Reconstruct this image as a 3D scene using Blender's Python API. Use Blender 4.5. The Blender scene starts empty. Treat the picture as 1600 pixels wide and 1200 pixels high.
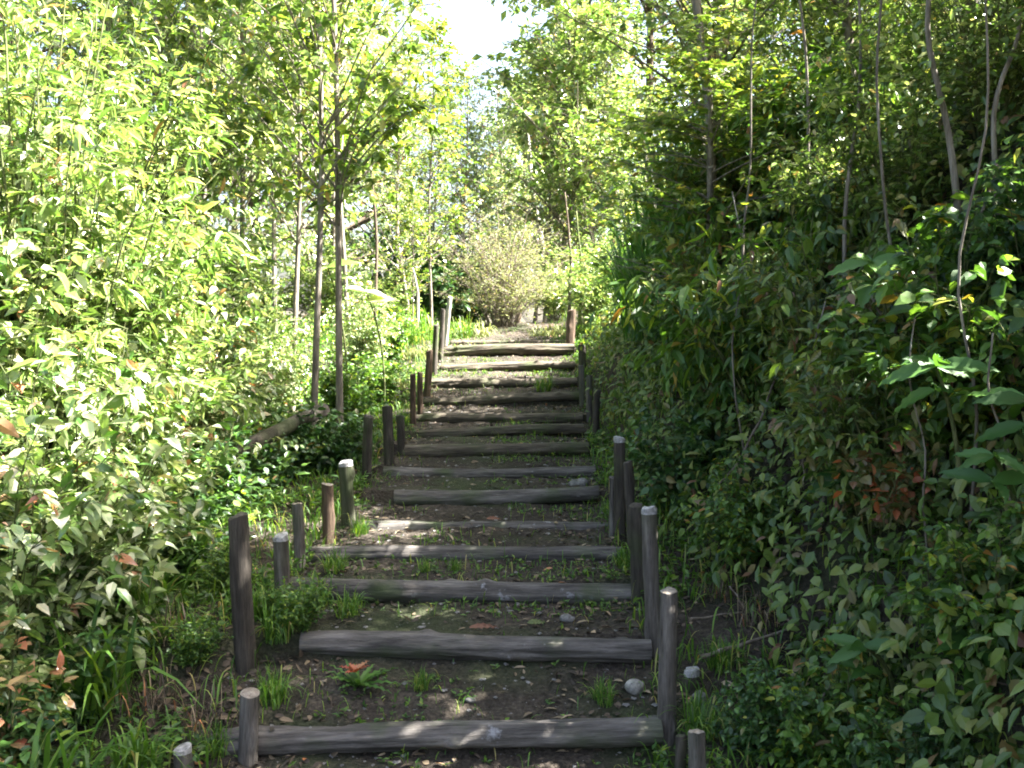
import bpy, math
import numpy as np
from mathutils import Vector, Matrix, Euler

# ------------------------------------------------------------------ camera, world, sun, exposure
sc = bpy.context.scene
C = sc.collection
FPX, CAMZ, PITCH = 1555.0, 1.61, math.atan(75 / 1555.0)
cam = bpy.data.objects.new("camera", bpy.data.cameras.new("camera"))
C.objects.link(cam)
cam.data.lens = 36.0 * FPX / 1600.0
cam.data.clip_start = 0.05
cam.data.clip_end = 2000
cam.location = (0, 0, CAMZ)
cam.rotation_euler = (math.pi / 2 - PITCH, 0, 0)
sc.camera = cam

SUN_EL, SUN_AZ = math.radians(49), math.radians(90)      # azimuth from +Y towards +X
world = bpy.data.worlds.new("World")
sc.world = world
world.use_nodes = True
wn = world.node_tree.nodes
sky = wn.new("ShaderNodeTexSky")
sky.sky_type = 'NISHITA'
sky.sun_disc = False
sky.sun_elevation = SUN_EL
sky.sun_rotation = SUN_AZ
sky.air_density, sky.dust_density, sky.ozone_density = 1.0, 6.0, 0.4
world.node_tree.links.new(sky.outputs[0], wn["Background"].inputs[0])
wn["Background"].inputs[1].default_value = 0.055
sun = bpy.data.objects.new("sun", bpy.data.lights.new("sun", 'SUN'))
C.objects.link(sun)
sun.data.energy = 5.0
sun.data.angle = math.radians(0.5)
sun.data.color = (1.0, 0.965, 0.90)
sdir = Vector((math.cos(SUN_EL) * math.sin(SUN_AZ), math.cos(SUN_EL) * math.cos(SUN_AZ), math.sin(SUN_EL)))
sun.rotation_euler = sdir.to_track_quat('Z', 'Y').to_euler()
sc.view_settings.view_transform = 'Standard'
sc.view_settings.look = 'None'
sc.view_settings.gamma = 1.0
sc.view_settings.exposure = 3.8
sc.cycles.use_denoising = True
sc.cycles.max_bounces = 7
sc.cycles.diffuse_bounces = 4
sc.cycles.glossy_bounces = 2
sc.cycles.transmission_bounces = 5
sc.cycles.sample_clamp_indirect = 4.0
sc.cycles.filter_width = 1.9

# ------------------------------------------------------------------ helpers
RND = np.random.default_rng(11)


def P(px, py, d):
    """a photo pixel (1600x1200) at forward distance d -> world point"""
    a, b = (px - 800) / FPX, (600 - py) / FPX
    v = np.array([a, b * math.sin(PITCH) + math.cos(PITCH), b * math.cos(PITCH) - math.sin(PITCH)])
    return np.array([0, 0, CAMZ]) + v * (d / v[1])


def X(px, d):
    return (px - 800) * d / FPX


def tag(o, label=None, cat=None, group=None, kind=None):
    for k, v in (("label", label), ("category", cat), ("group", group), ("kind", kind)):
        if v:
            o[k] = v
    return o


def sstep(a, b, x):
    t = np.clip((x - a) / (b - a), 0, 1)
    return t * t * (3 - 2 * t)


_tab = np.random.default_rng(3).random((256, 256))


def vnoise(x, y):
    """smooth value noise in [-1, 1]"""
    x = np.asarray(x, float); y = np.asarray(y, float)
    xi, yi = np.floor(x).astype(int), np.floor(y).astype(int)
    fx, fy = x - xi, y - yi
    fx, fy = fx * fx * (3 - 2 * fx), fy * fy * (3 - 2 * fy)
    g = lambda i, j: _tab[i & 255, j & 255]
    a = g(xi, yi) * (1 - fx) + g(xi + 1, yi) * fx
    b = g(xi, yi + 1) * (1 - fx) + g(xi + 1, yi + 1) * fx
    return (a * (1 - fy) + b * fy) * 2 - 1


def nrm(v):
    return v / np.maximum(np.linalg.norm(v, axis=-1, keepdims=True), 1e-9)


def mesh_from(name, V, faces, mats, tint=None, smooth=False, midx=None):
    """faces: list of int arrays (n, k) with k corners each"""
    me = bpy.data.meshes.new(name)
    V = np.ascontiguousarray(V, dtype=np.float32)
    me.vertices.add(len(V))
    me.vertices.foreach_set("co", V.ravel())
    faces = [f for f in faces if len(f)]
    tot = np.concatenate([np.full(len(f), f.shape[1], np.int32) for f in faces])
    loops = np.concatenate([f.ravel() for f in faces]).astype(np.int32)
    start = np.concatenate([[0], np.cumsum(tot)[:-1]]).astype(np.int32)
    me.loops.add(len(loops))
    me.loops.foreach_set("vertex_index", loops)
    me.polygons.add(len(tot))
    me.polygons.foreach_set("loop_start", start)
    me.polygons.foreach_set("loop_total", tot)
    if midx is not None:
        me.polygons.foreach_set("material_index", np.asarray(midx, np.int32))
    me.polygons.foreach_set("use_smooth", np.full(len(tot), smooth))
    if tint is not None:
        at = me.attributes.new("tint", 'FLOAT', 'FACE')
        at.data.foreach_set("value", np.asarray(tint, np.float32))
    for m in (mats if isinstance(mats, (list, tuple)) else [mats]):
        me.materials.append(m)
    me.update(calc_edges=True)
    return me


def link(name, me, parent=None, loc=None, rot=None, scale=None):
    o = bpy.data.objects.new(name, me)
    C.objects.link(o)
    if parent:
        o.parent = parent
    if loc is not None:
        o.location = loc
    if rot is not None:
        o.rotation_euler = rot
    if scale is not None:
        o.scale = scale
    return o


# ---- leaf templates: (verts xyz with x across, y along, z up), triangles
OV_V = np.array([(0, 0, 0), (0, .36, -.01), (0, .7, -.05), (0, 1, -.16),
                 (-.46, .26, .05), (-.40, .60, .02), (.46, .26, .05), (.40, .60, .02)])
OV_F = np.array([(0, 1, 4), (1, 5, 4), (1, 2, 5), (2, 3, 5), (0, 6, 1), (1, 6, 7), (1, 7, 2), (2, 7, 3)])
SI_V = np.array([(0, 0, 0), (-.5, .45, .07), (.5, .45, .07), (0, 1, -.08)])
SI_F = np.array([(0, 3, 1), (0, 2, 3)])
_a = [(-1.25, .62), (-.95, .34), (-.62, .95), (-.34, .5), (0, 1.12), (.34, .5), (.62, .95), (.95, .34), (1.25, .62)]
ST_V = np.array([(0, 0, 0)] + [(math.sin(t) * r * .9, .12 + math.cos(t) * r * .8, -.07 * r) for t, r in _a])
ST_F = np.array([(0, i + 1, i) for i in range(1, 9)])
TEMPL = {"ovate": (OV_V, OV_F), "simple": (SI_V, SI_F), "star": (ST_V, ST_F)}


def leaf_mesh_data(B, D, N, L, W, tmpl):
    tv, tf = TEMPL[tmpl]
    D = nrm(D)
    S = nrm(np.cross(D, N))
    U = np.cross(S, D)
    n = len(B)
    V = (B[:, None] + tv[None, :, 1:2] * (L[:, None, None] * D[:, None])
         + tv[None, :, 0:1] * (W[:, None, None] * S[:, None])
         + tv[None, :, 2:3] * (L[:, None, None] * U[:, None]))
    F = tf[None] + (np.arange(n) * len(tv))[:, None, None]
    return V.reshape(-1, 3), F.reshape(-1, 3), len(tf)


def tubes(PL, R, sides):
    """PL (M,K,3) polylines, R (M,K) radii -> verts, quads"""
    M, K = PL.shape[:2]
    T = nrm(np.gradient(PL, axis=1))
    ref = np.where(np.abs(T[..., 2:3]) > .8, np.array([1., 0, 0]), np.array([0, 0, 1.]))
    ref = np.broadcast_to(ref[:, :1], T.shape)
    A = nrm(np.cross(T, ref))
    Bn = np.cross(T, A)
    an = np.arange(sides) / sides * 2 * math.pi
    V = PL[:, :, None] + R[:, :, None, None] * (np.cos(an)[None, None, :, None] * A[:, :, None] + np.sin(an)[None, None, :, None] * Bn[:, :, None])
    idx = np.arange(M * K * sides).reshape(M, K, sides)
    q = np.stack([idx[:, :-1], np.roll(idx[:, :-1], -1, 2), np.roll(idx[:, 1:], -1, 2), idx[:, 1:]], -1)
    return V.reshape(-1, 3), q.reshape(-1, 4)


def bez(P0, P1, P2, K):
    t = np.linspace(0, 1, K)[None, :, None]
    return (1 - t) ** 2 * P0[:, None] + 2 * t * (1 - t) * P1[:, None] + t ** 2 * P2[:, None]


def at_t(PL, t):
    """point and tangent on each polyline row at parameter t"""
    K = PL.shape[1]
    s = np.clip(t * (K - 1), 0, K - 1 - 1e-6)
    i = s.astype(int)
    f = (s - i)[:, None]
    r = np.arange(len(PL))
    a, b = PL[r, i], PL[r, i + 1]
    return a * (1 - f) + b * f, nrm(b - a)


def join(parts):
    V, F, o = [], [], 0
    for v, f in parts:
        V.append(v); F.append(f + o); o += len(v)
    return np.concatenate(V), F


# ------------------------------------------------------------------ materials
def new_mat(name):
    m = bpy.data.materials.new(name)
    m.use_nodes = True
    return m, m.node_tree.nodes, m.node_tree.links


def ramp(nodes, stops):
    r = nodes.new("ShaderNodeValToRGB")
    e = r.color_ramp.elements
    while len(e) < len(stops):
        e.new(0.5)
    for i, (p, c) in enumerate(stops):
        e[i].position = p
        e[i].color = (*c, 1)
    return r


def leaf_mat(name, stops, rough=.42, trans=.42, tcol=(1.5, 1.45, .6), spec=.5):
    m, n, l = new_mat(name)
    a = n.new("ShaderNodeAttribute"); a.attribute_name = "tint"
    r = ramp(n, stops)
    l.new(a.outputs["Fac"], r.inputs[0])
    b = n["Principled BSDF"]
    b.inputs["Roughness"].default_value = rough
    b.inputs["Specular IOR Level"].default_value = spec
    l.new(r.outputs[0], b.inputs["Base Color"])
    mu = n.new("ShaderNodeMix"); mu.data_type = 'RGBA'; mu.blend_type = 'MULTIPLY'
    mu.inputs[0].default_value = 1; mu.inputs[7].default_value = (*tcol, 1)
    l.new(r.outputs[0], mu.inputs[6])
    t = n.new("ShaderNodeBsdfTranslucent")
    l.new(mu.outputs[2], t.inputs[0])
    mx = n.new("ShaderNodeMixShader"); mx.inputs[0].default_value = trans
    l.new(b.outputs[0], mx.inputs[1]); l.new(t.outputs[0], mx.inputs[2])
    l.new(mx.outputs[0], n["Material Output"].inputs[0])
    return m


G_D, G_M, G_L, G_Y = (.028, .070, .014), (.062, .140, .025), (.130, .230, .035), (.260, .300, .040)
M_leaf = leaf_mat("leaf_green", [(0, G_D), (.4, G_M), (.75, G_L), (.93, G_Y), (1, (.30, .13, .04))])
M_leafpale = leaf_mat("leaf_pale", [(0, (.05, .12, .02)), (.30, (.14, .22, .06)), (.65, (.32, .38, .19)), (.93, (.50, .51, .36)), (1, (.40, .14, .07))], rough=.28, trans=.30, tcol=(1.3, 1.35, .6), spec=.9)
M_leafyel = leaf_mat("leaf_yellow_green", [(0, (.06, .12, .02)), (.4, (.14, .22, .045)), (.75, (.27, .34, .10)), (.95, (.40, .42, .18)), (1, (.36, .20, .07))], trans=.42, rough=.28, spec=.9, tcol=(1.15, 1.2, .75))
M_leafsap = leaf_mat("leaf_sapling", [(0, (.05, .10, .015)), (.5, (.12, .19, .03)), (.85, (.25, .30, .06)), (1, (.42, .26, .08))], trans=.5, tcol=(1.35, 1.35, .65), spec=.7)
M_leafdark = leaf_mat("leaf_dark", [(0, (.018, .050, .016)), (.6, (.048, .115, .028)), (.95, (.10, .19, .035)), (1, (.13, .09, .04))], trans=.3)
M_leafblue = leaf_mat("leaf_cool_green", [(0, (.026, .075, .018)), (.6, (.055, .13, .026)), (1, (.10, .20, .035))], trans=.3, rough=.5, spec=.35)
M_leafmix = leaf_mat("leaf_mixed", [(0, (.04, .08, .02)), (.40, (.09, .155, .03)), (.75, (.17, .22, .05)), (.94, (.17, .15, .06)), (1, (.16, .07, .045))], trans=.35)
M_dry = leaf_mat("leaf_dry", [(0, (.11, .14, .05)), (.5, (.21, .24, .09)), (.85, (.27, .34, .11)), (1, (.42, .33, .20))], rough=.7, trans=.35, tcol=(1.2, 1.1, .8))
M_litter = leaf_mat("leaf_litter", [(0, (.03, .022, .015)), (.5, (.085, .06, .038)), (.82, (.17, .125, .075)), (.97, (.32, .25, .16)), (1, (.36, .12, .03))], rough=.75, trans=.1, tcol=(1, .8, .5))
M_grass = leaf_mat("grass_green", [(0, (.04, .10, .015)), (.5, (.08, .18, .02)), (.85, (.18, .28, .04)), (1, (.36, .30, .12))], rough=.5, trans=.4)
M_longgrass = leaf_mat("grass_deep_green", [(0, (.05, .13, .03)), (.6, (.09, .22, .05)), (.95, (.18, .32, .07)), (1, (.30, .28, .12))], rough=.4, trans=.4)
M_orangedull = leaf_mat("leaf_rust", [(0, (.13, .055, .03)), (1, (.20, .10, .05))], rough=.7, trans=.1, tcol=(1, .8, .5))
M_redtip = leaf_mat("leaf_red_tipped", [(0, (.07, .12, .03)), (.45, (.16, .20, .06)), (.8, (.35, .22, .12)), (1, (.45, .12, .07))], rough=.3, trans=.3, spec=.8)
M_orange = leaf_mat("leaf_orange", [(0, (.28, .06, .035)), (.6, (.40, .13, .06)), (1, (.42, .22, .11))], rough=.45, trans=.3, tcol=(1.2, .8, .4))


def wood_mat(name, dark, mid, light, patch=None, patch_at=.66, scale=(22, 22, 3), moss=0.0):
    m, n, l = new_mat(name)
    tc = n.new("ShaderNodeTexCoord")
    oi = n.new("ShaderNodeObjectInfo")
    add = n.new("ShaderNodeVectorMath"); add.operation = 'MULTIPLY_ADD'
    add.inputs[1].default_value = (1, 1, 1)
    l.new(tc.outputs["Object"], add.inputs[0])
    comb = n.new("ShaderNodeCombineXYZ")
    mm = n.new("ShaderNodeMath"); mm.operation = 'MULTIPLY'; mm.inputs[1].default_value = 37
    l.new(oi.outputs["Random"], mm.inputs[0])
    for i in range(3):
        l.new(mm.outputs[0], comb.inputs[i])
    l.new(comb.outputs[0], add.inputs[2])
    mp = n.new("ShaderNodeMapping"); mp.inputs["Scale"].default_value = scale
    l.new(add.outputs[0], mp.inputs[0])
    n1 = n.new("ShaderNodeTexNoise"); n1.inputs["Scale"].default_value = 1; n1.inputs["Detail"].default_value = 6
    n1.inputs["Roughness"].default_value = .65
    l.new(mp.outputs[0], n1.inputs[0])
    r = ramp(n, [(.28, dark), (.5, mid), (.72, light)])
    l.new(n1.outputs["Fac"], r.inputs[0])
    col = r.outputs[0]
    mp2 = n.new("ShaderNodeMapping"); mp2.inputs["Scale"].default_value = (scale[0] * 4.5, scale[1] * 4.5, scale[2] * 2.6)
    l.new(add.outputs[0], mp2.inputs[0])
    ng = n.new("ShaderNodeTexNoise"); ng.inputs["Scale"].default_value = 1; ng.inputs["Detail"].default_value = 5
    ng.inputs["Roughness"].default_value = .7
    l.new(mp2.outputs[0], ng.inputs[0])
    rg_ = ramp(n, [(.30, (.30, .29, .27)), (.42, (.85, .84, .82)), (.60, (1.05, 1.04, 1.02)), (.75, (1.5, 1.48, 1.45))])
    l.new(ng.outputs["Fac"], rg_.inputs[0])
    mg = n.new("ShaderNodeMix"); mg.data_type = 'RGBA'; mg.blend_type = 'MULTIPLY'; mg.inputs[0].default_value = 1
    l.new(col, mg.inputs[6]); l.new(rg_.outputs[0], mg.inputs[7])
    col = mg.outputs[2]
    n2 = n.new("ShaderNodeTexNoise"); n2.inputs["Scale"].default_value = 5.5; n2.inputs["Detail"].default_value = 5
    n2.inputs["Roughness"].default_value = .7
    l.new(add.outputs[0], n2.inputs[0])
    if patch:
        r2 = ramp(n, [(patch_at, (0, 0, 0)), (patch_at + .07, (1, 1, 1))])
        l.new(n2.outputs["Fac"], r2.inputs[0])
        mx = n.new("ShaderNodeMix"); mx.data_type = 'RGBA'
        l.new(r2.outputs[0], mx.inputs[0]); l.new(col, mx.inputs[6]); mx.inputs[7].default_value = (*patch, 1)
        col = mx.outputs[2]
    if moss:
        n3 = n.new("ShaderNodeTexNoise"); n3.inputs["Scale"].default_value = 3.1; n3.inputs["Detail"].default_value = 4
        l.new(add.outputs[0], n3.inputs[0])
        r3 = ramp(n, [(.5, (0, 0, 0)), (.68, (moss,) * 3)])
        l.new(n3.outputs["Fac"], r3.inputs[0])
        mx = n.new("ShaderNodeMix"); mx.data_type = 'RGBA'
        l.new(r3.outputs[0], mx.inputs[0]); l.new(col, mx.inputs[6]); mx.inputs[7].default_value = (.045, .065, .022, 1)
        col = mx.outputs[2]
    b = n["Principled BSDF"]
    l.new(col, b.inputs["Base Color"])
    b.inputs["Roughness"].default_value = .85
    b.inputs["Specular IOR Level"].default_value = .25
    bp = n.new("ShaderNodeBump"); bp.inputs["Strength"].default_value = .7; bp.inputs["Distance"].default_value = .012
    mh = n.new("ShaderNodeMath"); mh.operation = 'ADD'
    l.new(n1.outputs["Fac"], mh.inputs[0]); l.new(ng.outputs["Fac"], mh.inputs[1])
    l.new(mh.outputs[0], bp.inputs["Height"])
    l.new(bp.outputs[0], b.inputs["Normal"])
    return m


M_log = wood_mat("log_weathered", (.030, .027, .025), (.090, .082, .076), (.18, .165, .155), patch=(.24, .24, .25), patch_at=.64, moss=.8)
M_logbrown = wood_mat("log_brown", (.030, .025, .019), (.085, .072, .055), (.17, .145, .115), patch=(.24, .21, .17), patch_at=.70, moss=.7)
M_post = wood_mat("post_grey", (.035, .030, .027), (.095, .085, .077), (.20, .185, .17), patch=(.34, .33, .31), patch_at=.70, moss=.35)
M_postdark = wood_mat("post_dark", (.020, .017, .014), (.052, .045, .038), (.11, .095, .08), patch=(.16, .13, .10), patch_at=.70, moss=.6)
M_postred = wood_mat("post_brown", (.028, .018, .012), (.075, .050, .035), (.14, .10, .07), moss=.2)
M_cut = wood_mat("cut_wood", (.16, .13, .10), (.27, .23, .19), (.40, .36, .31), scale=(40, 40, 40))
M_cutwhite = wood_mat("cut_wood_white", (.14, .14, .14), (.33, .33, .34), (.55, .55, .57), scale=(40, 40, 40))
M_bark = wood_mat("bark_brown", (.030, .022, .016), (.085, .064, .046), (.17, .135, .10), patch=(.30, .28, .24), patch_at=.68)
M_barkgrey = wood_mat("bark_grey", (.06, .053, .043), (.16, .14, .115), (.30, .27, .235), patch=(.34, .33, .29), patch_at=.62)
M_barkpale = wood_mat("bark_pale", (.10, .09, .08), (.28, .26, .23), (.5, .48, .44), patch=(.62, .60, .57), patch_at=.6)
M_barkgreen = wood_mat("stem_green", (.04, .06, .02), (.09, .11, .04), (.17, .17, .08))
M_twig = wood_mat("twig_dry", (.06, .045, .035), (.17, .14, .11), (.34, .30, .26), scale=(30, 30, 10))


def ground_mat():
    m, n, l = new_mat("forest_soil")
    tc = n.new("ShaderNodeTexCoord")
    n1 = n.new("ShaderNodeTexNoise"); n1.inputs["Scale"].default_value = 2.3; n1.inputs["Detail"].default_value = 8
    n1.inputs["Roughness"].default_value = .7
    n2 = n.new("ShaderNodeTexNoise"); n2.inputs["Scale"].default_value = 38; n2.inputs["Detail"].default_value = 6
    n2.inputs["Roughness"].default_value = .75
    v = n.new("ShaderNodeTexVoronoi"); v.inputs["Scale"].default_value = 55
    for q in (n1, n2, v):
        l.new(tc.outputs["Object"], q.inputs["Vector"])
    r1 = ramp(n, [(.3, (.030, .025, .020)), (.52, (.066, .056, .046)), (.72, (.115, .098, .08))])
    r2 = ramp(n, [(.3, (.25, .24, .22)), (.55, (.9, .88, .85)), (.78, (1.9, 1.85, 1.8))])
    l.new(n1.outputs["Fac"], r1.inputs[0]); l.new(n2.outputs["Fac"], r2.inputs[0])
    mu = n.new("ShaderNodeMix"); mu.data_type = 'RGBA'; mu.blend_type = 'MULTIPLY'; mu.inputs[0].default_value = 1
    l.new(r1.outputs[0], mu.inputs[6]); l.new(r2.outputs[0], mu.inputs[7])
    n3 = n.new("ShaderNodeTexNoise"); n3.inputs["Scale"].default_value = 1.4; n3.inputs["Detail"].default_value = 5
    l.new(tc.outputs["Object"], n3.inputs["Vector"])
    r3 = ramp(n, [(.5, (0, 0, 0)), (.66, (.55, .55, .55))])
    l.new(n3.outputs["Fac"], r3.inputs[0])
    mx = n.new("ShaderNodeMix"); mx.data_type = 'RGBA'
    l.new(r3.outputs[0], mx.inputs[0]); l.new(mu.outputs[2], mx.inputs[6]); mx.inputs[7].default_value = (.04, .06, .022, 1)
    b = n["Principled BSDF"]
    b.inputs["Roughness"].default_value = .95
    b.inputs["Specular IOR Level"].default_value = .15
    l.new(mx.outputs[2], b.inputs["Base Color"])
    ad = n.new("ShaderNodeMath"); ad.operation = 'MULTIPLY_ADD'; ad.inputs[1].default_value = -.6
    l.new(v.outputs["Distance"], ad.inputs[0]); l.new(n2.outputs["Fac"], ad.inputs[2])
    bp = n.new("ShaderNodeBump"); bp.inputs["Strength"].default_value = .9; bp.inputs["Distance"].default_value = .03
    l.new(ad.outputs[0], bp.inputs["Height"]); l.new(bp.outputs[0], b.inputs["Normal"])
    return m


M_soil = ground_mat()
M_stone = wood_mat("stone_pale", (.12, .11, .10), (.24, .23, .21), (.38, .37, .35), scale=(14, 14, 14))
M_stonedark = wood_mat("stone_grey", (.07, .07, .07), (.16, .155, .15), (.28, .27, .26), scale=(14, 14, 14))

# ------------------------------------------------------------------ stair measurements
#  lx, ly, rx, ry (log axis ends in the photo), thickness px, distance
LOGS = [(262, 1166, 1032, 1132, 46, 4.0), (492, 1005, 1016, 1008, 40, 4.55), (474, 917, 992, 923, 35, 5.1),
        (500, 868, 974, 867, 29, 5.6), (562, 827, 955, 825, 25, 6.2), (630, 778, 935, 773, 25, 6.9),
        (612, 739, 930, 736, 21, 7.6), (640, 705, 920, 701, 20, 8.3), (665, 680, 912, 677, 16, 9.0),
        (652, 654, 910, 650, 16, 9.7), (652, 630, 906, 622, 15, 10.4), (663, 600, 902, 593, 17, 11.1),
        (698, 578, 898, 569, 14, 11.9), (690, 552, 897, 544, 17, 12.7), (712, 536, 888, 534, 8, 13.4)]
LD = np.array([q[5] for q in LOGS])
LZ = np.array([(P(q[0], q[1], q[5])[2] + P(q[2], q[3], q[5])[2]) / 2 for q in LOGS])
LR = np.array([q[4] * q[5] / FPX / 2 for q in LOGS])
EL = np.interp(LD, [4.0, 4.55, 5.1, 5.6, 6.2, 6.9, 7.6, 8.3, 9.0, 9.7, 10.4, 11.1, 11.9, 12.7, 13.4],
               [X(p, d) for p, d in zip((330, 390, 445, 485, 525, 556, 578, 600, 618, 638, 648, 660, 672, 684, 700), LD)])
ER = np.array([X(p, d) for p, d in zip((1035, 1018, 998, 980, 962, 948, 938, 930, 925, 922, 916, 911, 907, 903, 895), LD)])


def path_z(y):
    y = np.asarray(y, float)
    z = np.interp(y, [-200, 0, 3.0, LD[0]], [-9, -.75, LZ[0] - .22, LZ[0] - LR[0] * 1.0])
    for i in range(len(LD) - 1):
        t = np.clip((y - LD[i]) / (LD[i + 1] - LD[i]), 0, 1)
        top = LZ[i] + LR[i] * .55
        end = max(top + .015, LZ[i + 1] - LR[i + 1] * .95)
        z = np.where(y >= LD[i], top + (end - top) * t ** 1.2, z)
    zt = LZ[-1] + .01
    z = np.where(y >= LD[-1], zt + np.interp(y, [13.4, 17, 60, 400], [0, .30, .8, 12]), z)
    return z


def base_z(y):
    return np.interp(y, [-200, 0, 3.0] + list(LD) + [17, 60, 400], [-9, -.8, LZ[0] - .25] + list(LZ) + [LZ[-1] + .30, LZ[-1] + .8, 13])


def ground(x, y):
    x = np.asarray(x, float); y = np.asarray(y, float)
    xl, xr = np.interp(y, LD, EL), np.interp(y, LD, ER)
    u, v = x - xr, xl - x
    w = 1 - sstep(0, .14, np.maximum(u, v))
    zb = base_z(y)
    u0 = np.interp(y, [4, 5, 7, 9], [.72, .55, .2, .12])
    s = np.clip(u - u0, 0, None)
    bank = 1.75 * np.minimum(s, 1.35) + .42 * np.clip(s - 1.35, 0, 9) 
    fade = np.interp(y, [-6, 1, 9.8, 13.2, 200], [.4, 1, 1, .10, .05])
    right = zb + .02 + bank * fade + .12 * sstep(0, .5, u) * np.interp(y, [4, 8], [0, 1])
    left = zb - .02 - np.interp(y, [3, 6, 9, 12], [.42, .30, .12, 0]) * sstep(.15, 1.6, v) - .02 * np.clip(v - 2, 0, 60)
    side = np.where(u > 0, right, left)
    side = side + .07 * vnoise(x * 1.1 + 5, y * 1.1) + .035 * vnoise(x * 4, y * 4 + 9)
    z = side * (1 - w) + path_z(y) * w
    return z + .014 * vnoise(x * 7 + 3, y * 7) + .007 * vnoise(x * 19, y * 19 + 4) + .004 * vnoise(x * 41, y * 41)


def build_ground():
    def axis(lo, hi, step, far_lo, far_hi):
        core = np.arange(lo, hi, step)
        out, d, p = [], step, core[-1]
        while p < far_hi:
            d *= 1.13; p += d; out.append(p)
        inn, d, p = [], step, core[0]
        while p > far_lo:
            d *= 1.13; p -= d; inn.append(p)
        return np.concatenate([inn[::-1], core, out])
    xs = axis(-2.4, 2.6, .028, -160, 160)
    ys = axis(3.0, 14.2, .030, -60, 400)
    Xg, Yg = np.meshgrid(xs, ys)
    Z = ground(Xg, Yg)
    V = np.stack([Xg, Yg, Z], -1).reshape(-1, 3)
    idx = np.arange(V.shape[0]).reshape(Xg.shape)
    q = np.stack([idx[:-1, :-1], idx[:-1, 1:], idx[1:, 1:], idx[1:, :-1]], -1).reshape(-1, 4)
    tag(link("ground", mesh_from("ground", V, [q], M_soil, smooth=True)), kind="structure")


build_ground()


def gz(x, y):
    return float(ground(x, y))


# ------------------------------------------------------------------ round timber
def timber(L, r, seed, sides=22, rings=44, taper=.06, bend=.012, rough=.10, jag=0.0):
    """round log along local Z from 0 to L with knots and wobble; returns side mesh arrays and end caps"""
    rg = np.random.default_rng(seed)
    z = np.linspace(0, L, rings)
    a = np.arange(sides) / sides * 2 * math.pi
    A, Z = np.meshgrid(a, z)
    o = rg.random() * 90
    rad = r * (1 - taper * Z / L) * (1 + rough * vnoise(np.cos(A) * 1.3 + o, Z * 3 + np.sin(A) * 1.3 + o)
                                     + rough * .5 * vnoise(np.cos(A) * 4 + o, Z * 12 + np.sin(A) * 4))
    for _ in range(int(2 + L * 2)):
        k, ka = rg.random() * L, rg.random() * 6.28
        da = np.angle(np.exp(1j * (A - ka)))
        rad += r * .28 * np.exp(-((Z - k) / .035) ** 2 - (da / .45) ** 2)
    gr = vnoise(np.cos(A) * 7 + o, np.sin(A) * 7 + Z * 1.1 + o)
    rad *= 1 - .16 * sstep(.28, .62, gr) * (.5 + .5 * vnoise(Z * 2.2 + o, A * 0 + 4))
    rad *= 1 - .10 * sstep(.3, .7, vnoise(Z * 2.6 + o + 20, np.cos(A) + np.sin(A) * 1.2))
    cx = bend * L * vnoise(z * .9 + o, z * 0 + o)
    cy = bend * L * vnoise(z * .9 + o + 50, z * 0 + o)
    cx -= cx[0]; cy -= cy[0]
    Zt = Z.copy()
    if jag:
        Zt[-1] += jag * vnoise(np.cos(a) * 1.5 + o, np.sin(a) * 1.5)
        Zt[-1] += jag * .9 * np.cos(a - rg.random() * 6)
    V = np.stack([rad * np.cos(A) + cx[:, None], rad * np.sin(A) + cy[:, None], Zt], -1)
    idx = np.arange(rings * sides).reshape(rings, sides)
    q = np.stack([idx[:-1], np.roll(idx[:-1], -1, 1), np.roll(idx[1:], -1, 1), idx[1:]], -1).reshape(-1, 4)
    return V.reshape(-1, 3), q, V[-1], V[0]


def cap(ringv, drop=.004, inner=.6):
    """slightly rounded end cap closing a ring"""
    n = len(ringv)
    c = ringv.mean(0)
    nn = nrm(np.cross(ringv[1] - c, ringv[0] - c) * -1)
    mid = c + (ringv - c) * inner + nn * drop
    V = np.concatenate([ringv, mid, [c + nn * drop]])
    i = np.arange(n); j = (i + 1) % n
    return V, [np.stack([i, j, j + n, i + n], -1), np.stack([i + n, j + n, np.full(n, 2 * n)], -1)]


def aim(o, a, b):
    d = Vector(b) - Vector(a)
    o.location = a
    q = d.to_track_quat('Z', 'X')
    o.rotation_mode = 'XYZ'
    o.rotation_euler = q.to_euler()
    return d.length


ORD = ["lowest", "second", "third", "fourth", "fifth", "sixth", "seventh", "eighth", "ninth", "tenth", "eleventh",
       "twelfth", "thirteenth", "fourteenth", "topmost"]
LLOOK = ["thickest grey log step, lowest on the stair, reaching past the left post",
         "grey log step, second from the bottom, behind the red-flowered plant",
         "grey log step with a white lichen streak at right, third from the bottom",
         "thin grey log step with a pale patch near its left end, fourth from the bottom",
         "plain grey log step, fifth from the bottom of the stair",
         "short brownish log step, sixth from the bottom of the stair",
         "mossy log step, seventh from the bottom of the stair",
         "dull brown log step, eighth from the bottom of the stair",
         "mossy brown log step, ninth from the bottom of the stair",
         "brown log step with weeds before it, tenth from the bottom",
         "brown log step with leaves lying on it, fifth from the top",
         "thicker brown log step, fourth from the top of the stair",
         "thin uneven brown log step, third from the top of the stair",
         "dark thick log step, second from the top under the sunlit edge",
         "thin sunlit log at the very top edge of the stair"]
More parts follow.
